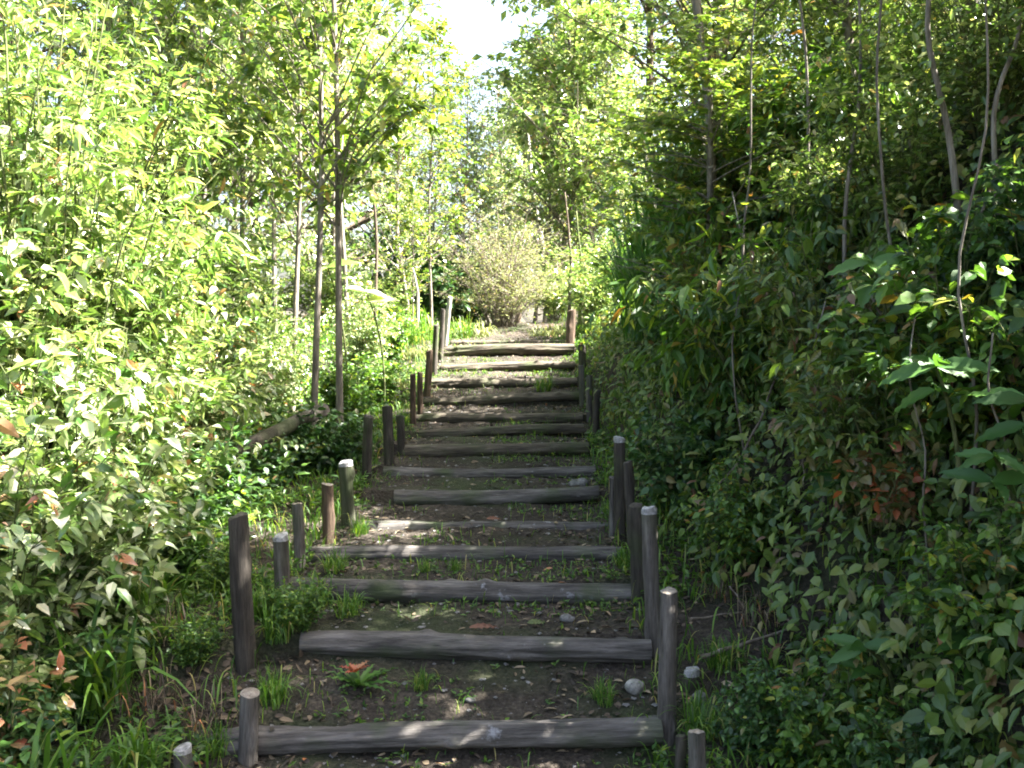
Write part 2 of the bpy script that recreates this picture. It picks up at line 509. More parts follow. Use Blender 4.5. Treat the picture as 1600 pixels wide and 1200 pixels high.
for i, (lx, ly, rx, ry, th, d) in enumerate(LOGS):
    a, b = P(lx, ly, d + .02 * math.sin(i * 2.1)), P(rx, ry, d - .02 * math.sin(i * 1.3))
    a = a + (a - b) / np.linalg.norm(b - a) * .06
    L = float(np.linalg.norm(b - a))
    V, q, top, bot = timber(L, LR[i] * 1.02, 100 + i, sides=44, rings=170, bend=.016)
    c1v, c1f = cap(top); c2v, c2f = cap(bot[::-1])
    root = tag(link("log_step", mesh_from("log_step", V, [q], M_log if i < 7 else M_logbrown, smooth=True)),
               LLOOK[i], "log step", "log steps of the stair")
    aim(root, a, b)
    for cv, cf in ((c1v, c1f), (c2v, c2f)):
        link("cut_end", mesh_from("cut_end", cv, cf, M_postdark), root)

# posts:  top px, top py, foot px, foot py, width px, distance, material, top kind, label
POSTS = [
    (391, 1082, 386, 1235, 34, 3.92, M_post, "c", "smooth grey post with a pale cut top standing before the lowest log at left"),
    (376, 806, 386, 1085, 35, 4.45, M_postdark, "p", "tall dark scarred post with a notch, tallest at the left edge"),
    (285, 1168, 290, 1262, 30, 3.8, M_post, "w", "short stub post with a white slanting top, leftmost at the bottom"),
    (438, 836, 441, 905, 26, 5.0, M_post, "w", "short weathered post with a white top among yellow-green weeds"),
    (465, 787, 468, 868, 19, 5.4, M_post, "c", "thin short post behind the white-topped stub at left"),
    (511, 757, 514, 868, 20, 5.75, M_postred, "c", "reddish split post left of the fourth log step"),
    (537, 722, 546, 840, 25, 6.2, M_postdark, "w", "dark thick post with a pale top beside the fifth log step at left"),
    (575, 650, 573, 748, 18, 7.3, M_postdark, "p", "dark post, left one of the dark pair by the tall saplings"),
    (605, 636, 607, 720, 17, 7.7, M_postdark, "p", "dark post, right one of the dark pair by the tall saplings"),
    (626, 650, 628, 705, 14, 8.3, M_postdark, "p", "short dark post half hidden right of the dark pair"),
    (645, 585, 645, 668, 10, 9.4, M_postred, "p", "slim brown post, left one of the thin pair at mid stair"),
    (656, 582, 656, 658, 10, 9.7, M_postred, "p", "slim brown post, right one of the thin pair at mid stair"),
    (671, 548, 668, 612, 12, 10.5, M_postred, "p", "brown post left of the twelfth log, under the upper row"),
    (681, 508, 679, 585, 10, 11.4, M_postdark, "p", "dark slim post near the top of the left row"),
    (691, 484, 688, 565, 9, 12.2, M_postdark, "p", "narrow dark leaning post at the upper left row"),
    (703, 464, 695, 548, 8, 12.9, M_barkpale, "p", "pale bleached stick post leaning at the top left of the stair"),
    (1088, 1143, 1090, 1250, 32, 3.55, M_post, "c", "cropped grey post at the bottom right corner of the stair"),
    (1066, 1150, 1062, 1250, 22, 3.75, M_postdark, "p", "dark narrow post tucked behind the bottom right post"),
    (1079, 1046, 1076, 1165, 27, 4.2, M_postdark, "w", "short dark post with a white rounded top outside the right row"),
    (1045, 924, 1041, 1165, 31, 4.0, M_post, "c", "tall grey post with white streaks at the right end of the lowest log"),
    (1016, 793, 1021, 1020, 27, 4.55, M_post, "w", "tallest grey post with a white notched top on the right"),
    (990, 790, 1000, 985, 25, 5.0, M_postdark, "p", "dark post pressed against the tallest grey one on the right"),
    (968, 684, 970, 830, 19, 5.85, M_postdark, "w", "dark post with a bright white painted top on the right"),
    (981, 722, 988, 850, 17, 5.6, M_postdark, "p", "dark brown post just right of the white painted one"),
    (958, 746, 957, 835, 12, 5.95, M_post, "p", "thin pale post left of the white painted one"),
    (893, 486, 891, 545, 15, 12.8, M_postred, "p", "stout brown post at the top right of the stair"),
    (910, 540, 911, 600, 13, 11.6, M_postdark, "p", "dark post below the stout one in the upper right row"),
    (909, 572, 911, 660, 11, 10.3, M_post, "p", "slim grey post at mid right beside the eleventh log"),
    (921, 588, 922, 668, 12, 9.7, M_post, "p", "grey post right of the tenth log in the right row"),
    (932, 610, 930, 690, 11, 9.0, M_postdark, "p", "dark shaded post right of the ninth log"),
]
for i, (tx, ty, fx, fy, w, d, m, tk, lab) in enumerate(POSTS):
    top, foot = P(tx, ty, d), P(fx, fy, d)
    g = gz(foot[0], foot[1]) - .12
    if foot[2] > g:
        foot = top + (foot - top) * ((top[2] - g) / (top[2] - foot[2]))
    r = w * d / FPX / 2 * .92
    L = float(np.linalg.norm(top - foot))
    V, q, tr, br = timber(L, r * 1.04, 300 + i, sides=20, rings=max(14, int(L * 40)), taper=.05, bend=.02, rough=.10, jag=r * .22)
    root = link("wooden_post", None)
    tag(root, lab, "post", "wooden posts along the stair")
    aim(root, foot, top)
    link("shaft", mesh_from("shaft", V, [q], m, smooth=True), root)
    cv, cf = cap(tr, drop=r * .18, inner=.7)
    link("cut_top", mesh_from("cut_top", cv, cf, {"c": M_cut, "w": M_cutwhite, "p": m}[tk], smooth=True), root)
    if tk == "w":      # a whitish worn collar below the top
        zc = V[:, 2].max()
        kz = max(2, int(.035 / (L / max(14, int(L * 40)))))
        R2 = V.reshape(-1, 20, 3)[-kz - 1:].copy()
        cen = R2.mean(1, keepdims=True)
        R2 = cen + (R2 - cen) * np.array([1.03, 1.03, 1])
        mask_r = R2.reshape(-1, 3)
        idx = np.arange(len(mask_r)).reshape(-1, 20)
        qq = np.stack([idx[:-1], np.roll(idx[:-1], -1, 1), np.roll(idx[1:], -1, 1), idx[1:]], -1)
        keep = np.ones(qq.shape[:2], bool)
        for j in range(20):
            dp = max(1, int(kz * (.35 + .65 * abs(math.sin(j * .55 + i)))))
            keep[:max(0, kz - dp), j] = False
        link("white_collar", mesh_from("white_collar", mask_r, [qq[keep]], M_cutwhite, smooth=True), root)


# ------------------------------------------------------------------ plant generators (local space, root at 0)
def leaves_on(rg, PL, n_per, L, W, tmpl, droop=.25, out=.9, t0=.1, jit=.3, spread=.02, upn=1.0, tint=(0, 1)):
    M = len(PL)
    t = (rg.random((M, n_per)) * (1 - t0) + t0).ravel()
    idx = np.repeat(np.arange(M), n_per)
    Bp, T = at_t(PL[idx], t)
    n = len(Bp)
    rd = rg.normal(size=(n, 3)); rd[:, 2] *= .45
    D = T * .7 + nrm(rd) * out + np.array([0, 0, -droop])
    N = rg.normal(size=(n, 3)) * .45 + np.array([0, 0, upn])
    Bp = Bp + rg.normal(size=(n, 3)) * spread
    k = 1 + rg.normal(size=n) * jit
    k = np.clip(k, .35, 1.7)
    V, F, nf = leaf_mesh_data(Bp, D, N, L * k, W * k * rg.uniform(.8, 1.2, n), tmpl)
    tt = np.repeat(np.clip(tint[0] + (tint[1] - tint[0]) * rg.random(n) ** 1.3, 0, 1), nf)
    return V, F, tt


def gen_shrub(name, seed, H, R, stems, twigs, per, L, W, tmpl, mat, stem_mat=None, droop=.25, lean=(0, 0), tl=.3, tint=(0, 1), sr=.010, hmin=.35, t0=.15):
    rg = np.random.default_rng(seed)
    a = rg.random(stems) * 2 * math.pi
    rr = R * np.sqrt(rg.random(stems))
    P0 = np.stack([np.cos(a) * rr * .18, np.sin(a) * rr * .18, np.full(stems, -.08)], -1)
    hh = H * rg.uniform(hmin, 1, stems)
    hh *= 1 - .35 * (rr / R) ** 2
    P2 = np.stack([np.cos(a) * rr + lean[0] * hh, np.sin(a) * rr + lean[1] * hh, hh], -1)
    P1 = P0 * .4 + P2 * .35 + np.array([0, 0, 1]) * (hh * .45)[:, None]
    S = bez(P0, P1, P2, 8)
    S[:, 1:-1] += rg.normal(size=S[:, 1:-1].shape) * .012
    idx = np.repeat(np.arange(stems), twigs)
    t = rg.uniform(t0, 1, stems * twigs)
    B0, T = at_t(S[idx], t)
    d = rg.normal(size=B0.shape); d[:, 2] = np.abs(d[:, 2]) * .5 - .05
    d = nrm(d + T * .5)
    ln = R * tl * rg.uniform(.5, 1.2, len(B0))[:, None]
    B2 = B0 + d * ln - np.array([0, 0, droop * .35]) * ln
    B1 = (B0 + B2) / 2 + np.array([0, 0, .12]) * ln
    Tw = bez(B0, B1, B2, 4)
    v1 = leaves_on(rg, Tw, per, L, W, tmpl, droop=droop, tint=tint, t0=.1)
    rS = np.linspace(1, .3, 8)[None] * sr * (hh / H)[:, None]
    a1 = tubes(S, rS, 5)
    a2 = tubes(Tw, np.linspace(1, .4, 4)[None] * sr * .28 * np.ones((len(Tw), 1)), 3)
    SV, SF = join([a1, a2])
    return (mesh_from(name + "_foliage", v1[0], [v1[1]], mat, v1[2]),
            mesh_from(name + "_stems", SV, SF, stem_mat or M_barkgreen, smooth=True))


def gen_tree(name, seed, H, R, trunk_r, limbs, twigs, per, L, W, tmpl, mat, bark, h0=.3, wob=.12, lean=(0, 0), droop=.25, tint=(0, 1), rise=.5, taper=.75):
    rg = np.random.default_rng(seed)
    K = 14
    z = np.linspace(0, 1, K)
    tr = np.stack([lean[0] * z * H + wob * (vnoise(z * 2.5 + seed, z * 0) - vnoise(seed, 0.)),
                   lean[1] * z * H + wob * (vnoise(z * 2.5 + seed + 40, z * 0) - vnoise(seed + 40, 0.)), z * H - .2], -1)[None]
    t = np.sort(rg.uniform(h0, 1, limbs))
    B0, T = at_t(np.repeat(tr, limbs, 0), t)
    a = rg.random(limbs) * 6.283
    k = np.clip(1.15 - taper * (t - h0) / (1 - h0), .25, 1)
    ln = R * k * rg.uniform(.6, 1.15, limbs)
    dr = np.stack([np.cos(a), np.sin(a), rg.uniform(rise * .4, rise * 1.4, limbs)], -1)
    B2 = B0 + dr * ln[:, None]
    B1 = B0 + dr * ln[:, None] * .5 + np.array([0, 0, 1.]) * (ln * .12)[:, None] + rg.normal(size=B0.shape) * .06
    S = bez(B0, B1, B2, 7)
    idx = np.repeat(np.arange(limbs), twigs)
    tt = rg.uniform(.2, 1, limbs * twigs)
    C0, T2 = at_t(S[idx], tt)
    d = rg.normal(size=C0.shape); d[:, 2] *= .6
    d = nrm(d + T2 * .6)
    l2 = (R * .3 * rg.uniform(.5, 1.2, len(C0)))[:, None]
    C2 = C0 + d * l2 - np.array([0, 0, droop * .3]) * l2
    Tw = bez(C0, (C0 + C2) / 2 + np.array([0, 0, .1]) * l2, C2, 4)
    v = leaves_on(rg, Tw, per, L, W, tmpl, droop=droop, tint=tint)
    rT = trunk_r * np.linspace(1, .22, K)[None]
    rT[0, 0] *= 1.35
    b1 = tubes(tr, rT, 12)
    b2 = tubes(S, (np.interp(t, z, rT[0]) * .45)[:, None] * np.linspace(1, .25, 7)[None], 6)
    b3 = tubes(Tw, np.full((len(Tw), 4), max(.0025, trunk_r * .05)) * np.linspace(1, .5, 4)[None], 3)
    LV, LF = join([b2, b3])
    return (mesh_from(name + "_crown", v[0], [v[1]], mat, v[2]),
            mesh_from(name + "_trunk", b1[0], [b1[1]], bark, smooth=True),
            mesh_from(name + "_limbs", LV, LF, bark, smooth=True))


def blades(rg, base, n, Lr, Wd, spread, lean, K=6, arch=1.0):
    """arching grass blades from points base (n,3)"""
    a = rg.random(n) * 6.283
    L = rg.uniform(*Lr, n)
    o = np.stack([np.cos(a), np.sin(a), np.zeros(n)], -1)
    ou = rg.uniform(.15, 1, n)[:, None] * lean
    P2 = base + o * L[:, None] * ou + np.array([0, 0, 1.]) * (L * (1 - .75 * arch * ou[:, 0]))[:, None]
    P1 = base + o * L[:, None] * ou * .35 + np.array([0, 0, 1.]) * (L * .8)[:, None]
    S = bez(base, P1, P2, K)
    side = np.stack([-np.sin(a), np.cos(a), np.zeros(n)], -1)
    w = Wd * rg.uniform(.6, 1.3, n)[:, None] * np.array([.7, 1, 1, .85, .5, .06])[None, :K]
    A, B = S - side[:, None] * w[..., None] / 2, S + side[:, None] * w[..., None] / 2
    V = np.stack([A, B], 2).reshape(-1, 3)
    idx = np.arange(n * K * 2).reshape(n, K, 2)
    q = np.stack([idx[:, :-1, 0], idx[:, :-1, 1], idx[:, 1:, 1], idx[:, 1:, 0]], -1).reshape(-1, 4)
    return V, q, np.repeat(rg.random(n) ** 1.4, K - 1)


def gen_tuft(name, seed, n, r0, Lr, Wd, lean, mat, arch=1.0):
    rg = np.random.default_rng(seed)
    a = rg.random(n) * 6.283
    rr = r0 * np.sqrt(rg.random(n))
    base = np.stack([np.cos(a) * rr, np.sin(a) * rr, np.full(n, -.03)], -1)
    V, q, t = blades(rg, base, n, Lr, Wd, r0, lean, arch=arch)
    return mesh_from(name, V, [q], mat, t)


def put(kind, meshes, names, loc, rz, scale, label, cat, group=None, tilt=(0, 0)):
    root = link(kind, None)
    root.location = loc
    root.rotation_euler = (tilt[0], tilt[1], rz)
    root.scale = scale if hasattr(scale, "__len__") else (scale,) * 3
    root.empty_display_size = .1
    for me, nm in zip(meshes, names):
        link(nm, me, root)
    return tag(root, label, cat, group)


def put1(kind, me, loc, rz, scale, label, cat, group=None):
    o = link(kind, me, None, loc, (0, 0, rz), scale if hasattr(scale, "__len__") else (scale,) * 3)
    return tag(o, label, cat, group)


FS = ("foliage", "stem")
TC = ("crown", "trunk", "limb")

# ---- prototypes (meshes only; placed as real objects below)
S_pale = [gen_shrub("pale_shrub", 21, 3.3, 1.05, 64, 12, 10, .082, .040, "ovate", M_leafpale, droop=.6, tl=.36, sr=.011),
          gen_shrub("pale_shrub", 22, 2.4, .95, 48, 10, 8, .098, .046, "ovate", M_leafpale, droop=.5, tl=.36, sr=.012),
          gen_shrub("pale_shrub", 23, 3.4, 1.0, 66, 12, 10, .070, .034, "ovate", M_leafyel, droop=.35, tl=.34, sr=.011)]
S_red = [gen_shrub("red_tipped_shrub", 24, 1.15, .42, 26, 6, 6, .085, .048, "ovate", M_redtip, droop=.4, tl=.4)]
S_lance = [gen_shrub("lance_shrub", 31 + k, 4.6, 1.3, 70, 13, 11, .12, .028, "ovate", M_leafyel, droop=.6, tl=.36, sr=.015) for k in range(2)]
S_small = [gen_shrub("small_shrub", 41 + k, 1.15, .62, 40, 8, 6, .085, .048, "ovate", M_leaf, droop=.3, tl=.42, tint=(0, .9)) for k in range(2)]
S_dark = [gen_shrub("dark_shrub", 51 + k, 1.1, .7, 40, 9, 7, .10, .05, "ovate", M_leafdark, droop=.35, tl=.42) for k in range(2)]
S_bank = [gen_shrub("bank_shrub", 61 + k, 1.5, .85, (46, 46, 46, 60, 40)[k], (9, 9, 9, 12, 8)[k], 7, (.10, .085, .10, .055, .15)[k], (.056, .034, .056, .028, .04)[k], "ovate", (M_leaf, M_leafmix, M_leafdark, M_leafyel, M_leaf)[k], droop=(.5, .7, .5, .3, .8)[k], tl=.4) for k in range(5)]
def gen_vine(name, seed, mat):
    """strands that spill from a point, arch outward and hang down"""
    rg = np.random.default_rng(seed)
    n = 26
    a = rg.random(n) * 6.283
    rr = rg.uniform(.15, .55, n)
    P0 = np.stack([np.cos(a) * .1, np.sin(a) * .1 + .15, np.zeros(n)], -1)
    P1 = np.stack([np.cos(a) * rr, np.sin(a) * rr * .6, rg.uniform(.1, .35, n)], -1)
    P2 = np.stack([np.cos(a) * rr * 1.15, np.sin(a) * rr * .6, -rg.uniform(.3, 1.25, n)], -1)
    S = bez(P0, P1, P2, 12)
    S[:, 2:] += np.cumsum(rg.normal(size=S[:, 2:].shape) * .012, axis=1)
    v = leaves_on(rg, S, 34, .085, .045, "ovate", .75, out=.8, t0=.12, spread=.015)
    V, q = tubes(S, np.full((n, 12), .0035), 4)
    return mesh_from(name + "_foliage", v[0], [v[1]], mat, v[2]), mesh_from(name + "_stems", V, [q], M_barkgreen, smooth=True)


S_vine = [gen_vine("vine", 191, M_leaf), gen_vine("vine", 192, M_leafmix)]
S_lit = [gen_shrub("bright_shrub", 71 + k, 1.6, .85, 46, 9, 8, .075, .04, "simple", M_leafyel, droop=.3, tl=.4) for k in range(2)]
S_dry = [gen_shrub("dry_shrub", 81, 2.6, 1.15, 90, 12, 8, .045, .018, "simple", M_dry, M_twig, droop=.2, tl=.35, sr=.012, hmin=.3)]
T_sap = [gen_tree("sapling", 91 + k, 7.5 + .6 * k, 1.05, .034, 70, 7, 8, .088, .052, "ovate", (M_leafyel, M_leafsap, M_leafpale)[k], M_barkgrey, h0=.26, rise=1.0, wob=.08, droop=.35) for k in range(3)]
T_mid = [gen_tree("tree", 111 + k, 8.5, 1.8, .06, 62, 9, 10, .10, .05, "ovate", (M_leafyel, M_leafsap)[k], M_barkgrey, h0=.16, wob=.25, rise=1.1) for k in range(2)]
T_star = [gen_tree("star_tree", 121, 7.5, 1.7, .075, 55, 9, 8, .115, .10, "star", M_leafsap, M_barkgrey, h0=.2, wob=.3, droop=.4, tint=(.1, .95))]
T_back = [gen_tree("back_tree", 185, 6.5, 1.6, .05, 74, 9, 10, .11, .06, "simple", M_leafyel, M_barkgrey, h0=.06, rise=.7, wob=.3)]
T_airy = [gen_tree("airy_tree", 181, 6.5, 1.5, .05, 70, 9, 9, .085, .04, "simple", M_leafpale, M_barkgrey, h0=.08, rise=1.0, wob=.3)]
T_far = [gen_tree("far_tree", 131 + k, 13, 3.4, .16, 80, 12, 14, .17, .10, "simple", (M_leafyel, M_leafpale)[k], M_bark, h0=.10, wob=.5) for k in range(2)]
G_long = [gen_tuft("long_grass", 141 + k, 300, .30, (.7, 1.6), .020, .75, M_longgrass, arch=1.25) for k in range(2)]
G_tuft = [gen_tuft("grass_tuft", 151 + k, 90, .10, (.18, .42), .010, .9, M_grass, arch=1.1) for k in range(3)]
G_drytuft = [gen_tuft("dry_tuft", 171, 80, .13, (.12, .34), .005, 1.0, M_litter, arch=1.3)]
G_paletuft = [gen_tuft("pale_tuft", 172, 150, .20, (.10, .26), .012, 1.0, M_dry, arch=1.2)]
G_wide = [gen_tuft("wide_grass", 161 + k, 46, .14, (.35, .75), .026, .95, M_grass, arch=1.1) for k in range(2)]


def on(px, d, dz=0.0):
    x = X(px, d)
    return (x, d, gz(x, d) + dz)


LG, RG = "shrubs on the left of the stair", "shrubs on the right bank"
# left sunlit shrubs
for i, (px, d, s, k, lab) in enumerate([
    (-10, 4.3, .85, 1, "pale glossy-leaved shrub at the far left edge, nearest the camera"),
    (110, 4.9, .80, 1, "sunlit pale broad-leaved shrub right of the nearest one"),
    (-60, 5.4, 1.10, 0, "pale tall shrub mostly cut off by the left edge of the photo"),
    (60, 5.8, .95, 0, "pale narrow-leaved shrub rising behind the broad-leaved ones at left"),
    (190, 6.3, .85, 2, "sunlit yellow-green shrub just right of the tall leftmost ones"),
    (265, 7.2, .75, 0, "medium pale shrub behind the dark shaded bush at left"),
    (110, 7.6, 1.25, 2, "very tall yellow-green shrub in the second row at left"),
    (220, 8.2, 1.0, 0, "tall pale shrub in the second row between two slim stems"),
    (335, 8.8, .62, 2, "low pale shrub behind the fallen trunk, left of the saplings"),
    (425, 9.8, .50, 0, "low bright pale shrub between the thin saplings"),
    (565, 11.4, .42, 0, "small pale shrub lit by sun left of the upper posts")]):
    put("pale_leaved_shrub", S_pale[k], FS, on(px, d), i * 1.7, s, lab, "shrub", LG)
for i, (px, d, s, k, lab) in enumerate([
    (70, 5.6, .85, 0, "tall shrub with narrow hanging yellow-green leaves, top left corner"),
    (-60, 6.5, 1.0, 1, "narrow-leaved tall shrub cut by the left edge"),
    (200, 9.0, 1.15, 1, "narrow-leaved tall shrub behind the sunlit pale ones")]):
    put("narrow_leaved_shrub", S_lance[k], FS, on(px, d), i * 2.1, s, lab, "shrub", "narrow-leaved shrubs at left")
put("red_tipped_shrub", S_red[0], FS, on(-20, 3.75), .3, .72, "small shrub with red-tipped sunlit leaves at the left edge", "shrub")
# left low shaded shrubs
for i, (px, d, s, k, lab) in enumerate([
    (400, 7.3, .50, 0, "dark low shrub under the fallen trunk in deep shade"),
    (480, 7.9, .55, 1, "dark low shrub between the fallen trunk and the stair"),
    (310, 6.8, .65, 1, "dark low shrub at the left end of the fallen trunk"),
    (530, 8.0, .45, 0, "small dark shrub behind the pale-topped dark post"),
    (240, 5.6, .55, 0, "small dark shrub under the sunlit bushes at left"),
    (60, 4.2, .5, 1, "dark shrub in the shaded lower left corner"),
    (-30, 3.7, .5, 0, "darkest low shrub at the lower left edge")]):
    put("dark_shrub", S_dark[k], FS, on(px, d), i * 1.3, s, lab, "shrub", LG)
for i, (px, d, s, k, lab) in enumerate([
    (436, 4.75, .20, 0, "small yellow-green weed bush beside the short white-topped post"),
    (462, 4.6, .24, 1, "small leafy weed bush at the left end of the second log"),
    (590, 10.4, .55, 0, "small sunlit bush left of the slim brown post pair"),
    (540, 9.6, .6, 1, "small green bush at the foot of the second sapling"),
    (605, 12.2, .6, 1, "small green bush at the left above the stair"),
    (350, 5.2, .26, 1, "small leafy bush behind the tall scarred post"),
    (300, 4.4, .20, 0, "small bush on the earth slope left of the lowest log")]):
    put("green_bush", S_small[k], FS, on(px, d), i * 1.9, s, lab, "bush", "small bushes at left")
# saplings on the left
for i, (px, d, s, k, tl, lab) in enumerate([
    (489, 8.8, 1.0, 0, (0, 0), "straight thin sapling standing left of the stair, darkest stem of the pair"),
    (530, 9.0, 1.0, 1, (0, .01), "forked pale-stemmed sapling just right of the straight thin one"),
    (378, 10.6, 1.0, 2, (0, -.03), "slender sapling left of the pair beside the stair"),
    (455, 10.2, .9, 0, (0, .02), "slim sapling just behind the straight dark-stemmed one"),
    (250, 9.4, 1.0, 1, (0, 0), "slim dark sapling among the sunlit shrubs at left"),
    (430, 12.8, 1.0, 1, (0, 0), "thin sapling farther back behind the left pair"),
    (320, 12.0, 1.1, 0, (0, 0), "yellow-leaved sapling in the left background"),
    (545, 13.2, .95, 2, (0, .02), "pale-leaved sapling left of the sky gap, far side"),
    (520, 16.5, .9, 0, (0, -.02), "yellow-leaved sapling nearest the sky gap on its left"),
    (180, 13.0, 1.1, 2, (0, 0), "pale-leaved sapling deep in the left thicket"),
    (645, 14.2, .30, 1, (0, 0), "very short slim sapling left of the stair top")]):
    put("sapling", T_sap[k], TC, on(px, d), i * 2.3, s, lab, "tree", "young trees left of the stair", tilt=tl)
# trees on the right bank
for i, (px, d, s, k, tl, lab) in enumerate([
    (1120, 8.6, .95, "m0", (0, -.05), "leaning tree at the top right with a mottled dark trunk"),
    (1490, 5.6, .85, "m1", (0, -.02), "tree with a pale mottled trunk on the right bank"),
    (1330, 7.6, .85, "m0", (0, 0), "yellow-green tree in the middle of the right bank"),
    (1000, 10.6, .62, "s", (0, 0), "star-leaved tree overhanging the top of the stair at right"),
    (1110, 6.9, .66, "s", (0, -.04), "young star-leaved tree leaning over the right bank edge"),
    (1500, 7.4, .88, "m1", (0, 0), "dark-stemmed tree near the right edge of the photo, second row"),
    (1230, 9.4, .75, "s", (0, 0), "star-leaved tree high on the right bank behind the leaning one"),
    (1450, 9.2, .75, "m0", (0, 0), "tall yellow-green tree high on the right bank, farther back"),
    (1800, 4.7, .88, "m1", (0, 0), "tree just outside the right edge, boughs reaching in"),
    (2330, 3.0, 1.25, "m0", (0, 0), "unseen tree outside the right edge, added to shade the stair foot"),  # from here on: unseen sun blockers, added to shade the lower stair
    (3900, 1.6, 1.15, "m1", (0, 0), "unseen tree added for shade outside the right edge, second nearest the camera"),
    (2020, 4.1, 1.05, "m1", (0, 0), "unseen tree added for shade outside the right edge, above the low shrubs"),
    (3400, 2.3, 1.3, "m0", (0, 0), "unseen tree added for shade outside the right edge, set back on the bank"),
    (6000, 0.8, 1.05, "m1", (0, 0), "unseen tree added for shade outside the right edge, nearest the camera")]):
    pr = {"m0": T_mid[0], "m1": T_mid[1], "s": T_star[0]}[k]
    put("bank_tree" if k != "s" else "star_leaved_tree", pr, TC, on(px, d, -.05), i * 1.9, (s * .8, s * .8, s * ((.56 if d > 7 else .46) if px < 1600 else .46 if d > 4 else .44)), lab, "tree", "trees on the right bank", tilt=tl)
# right bank shrubs
RB = [
    (1180, 5.1, .36, 0, "low leafy shrub on the flat ground right of the tall posts"),
    (1060, 6.2, .50, 2, "dark shrub right beside the white painted post"),
    (1075, 7.2, .55, 2, "dark-leaved shrub overhanging the stair at mid height"),
    (1060, 8.0, .45, 0, "green shrub overhanging the right row at the ninth log"),
    (1120, 6.6, .85, 1, "reddish-stemmed mixed shrub on the middle of the right bank"),
    (1200, 5.8, .80, 4, "drooping green shrub below the long bare twigs"),
    (1290, 5.2, .80, 1, "mixed brown and green shrub above the dead branches"),
    (1380, 4.4, .66, 1, "purplish shrub below the red leaves at right"),
    (1480, 4.3, .70, 0, "heart-leaved green shrub near the lower right edge"),
    (1610, 4.3, .5, 2, "dark small shrub at the right edge, lower half"),
    (1400, 5.4, .8, 3, "small-leaved shrub in the middle of the right bank behind the big-leaved plant"),
    (1550, 5.2, .85, 3, "small-leaved yellow-green shrub at the right edge, upper half"),
    (1250, 6.9, .8, 4, "tall green shrub high on the bank under the yellow tree"),
    (1150, 8.0, .85, 1, "mixed shrub below the leaning mottled trunk"),
    (1180, 8.6, 1.0, 3, "small-leaved yellow-green shrub high on the bank behind the leaning trunk"),
    (1350, 8.0, 1.0, 3, "small-leaved yellow-green shrub high up in the middle right"),
    (1480, 7.0, 1.0, 3, "small-leaved yellow-green shrub between the two right-hand trunks"),
    (1030, 11.6, .5, 1, "small mixed shrub right of the topmost posts"),
    (1330, 3.7, .38, 0, "small bright shrub low in the right corner"),
    (1560, 3.4, .42, 0, "fresh green shrub in the lower right corner"),
    (1460, 3.3, .30, 2, "small dark shrub at the bottom edge right"),
    (1210, 3.8, .26, 2, "small weed bush right of the white-topped short post"),
]
for i, (px, d, s, k, lab) in enumerate(RB):
    put("bank_shrub", S_bank[k], FS, on(px, d, -.03), i * 2.4, (s, s, s), lab, "shrub", RG, tilt=(0, -.25 if d > 4.4 else 0))
for i, (px, y, d, s, lab) in enumerate([
    (1150, 330, 6.9, 1.0, "hanging vine curtain on the bank right of the dark mottled stem"),
    (1230, 420, 6.0, 1.0, "hanging vine curtain in the middle of the right bank"),
    (1300, 300, 5.9, 1.0, "hanging vine curtain below the yellow-green trees"),
    (1400, 480, 5.0, .85, "hanging vine curtain right of the highest large leaves"),
    (1540, 380, 4.7, .9, "hanging vine curtain at the right edge, upper part"),
    (1330, 640, 4.9, .7, "hanging vine curtain above the small red leaves"),
    (1100, 520, 6.9, .8, "hanging vine curtain beside the long grass"),
    (1420, 210, 6.2, .8, "hanging vine curtain at the top right")]):
    p = P(px, y, d)
    put("hanging_vine", S_vine[i % 2], FS, (p[0], p[1], p[2]), i * 2.2, s, lab, "vine", "hanging vines on the right bank")
for i, (px, d, s, k, lab) in enumerate([
    (935, 13.6, .75, 0, "bright yellow-green shrub right of the stair top"),
    (965, 15.2, .9, 1, "sunlit shrub behind the stout post at the top right"),
    (1010, 14.2, .9, 0, "sunlit shrub partly behind the long grass at the top"),
    (590, 14.5, .7, 1, "bright shrub left of the stair top behind the sticks"),
    (510, 15.5, .9, 0, "bright shrub seen between the pair of saplings"),
    (400, 15.0, 1.1, 1, "bright tall shrub in the left background"),
    (870, 17.5, .8, 1, "bright shrub behind the pale slim trunk")]):
    put("bright_shrub", S_lit[k], FS, on(px, d), i * 2.0, s, lab, "shrub", "sunlit shrubs at the top of the stair")
put("dry_shrub", S_dry[0], FS, on(785, 16.2), .4, (1.15, 1.1, .8), "dry straw-coloured twiggy shrub in the middle above the stair", "shrub")
put("round_dark_shrub", S_dark[0], FS, on(715, 18.5), 1.0, (1.4, 1.4, 1.5), "bluish dark round shrub behind the pale leaning stick", "shrub")
put("round_dark_shrub", S_dark[1], FS, on(660, 20), 2.0, (1.9, 1.9, 2.0), "larger dark shrub behind the round one, towards the left", "shrub")

# far trees
for i, (px, d, s, k, lab) in enumerate([
    (520, 22, .85, 0, "large tree behind the saplings left of the sky gap"),
    (400, 24, .95, 1, "pale large tree in the left background"),
    (200, 23, 1.0, 0, "large green tree in the far left background"),
    (20, 22, 1.0, 1, "pale large tree at the far left background edge"),
    (585, 30, .55, 1, "smaller far tree just left of the sky gap"),
    (905, 27, .8, 0, "large yellow-green tree right of the sky gap"),
    (1000, 28, 1.05, 0, "large green tree behind the star-leaved one"),
    (1130, 31, .85, 0, "large green tree behind the right bank, nearer the gap"),
    (1270, 30, .85, 1, "pale large tree behind the right bank"),
    (1420, 29, .85, 0, "large green tree high behind the right bank"),
    (1580, 28, .85, 1, "pale large tree at the upper right corner behind the bank"),
    (810, 46, .85, 1, "distant pale tree right in the sky gap")]):
    put("tall_tree", T_far[k], TC, on(px, d), i * 1.1, s, lab, "tree", "tall background trees")


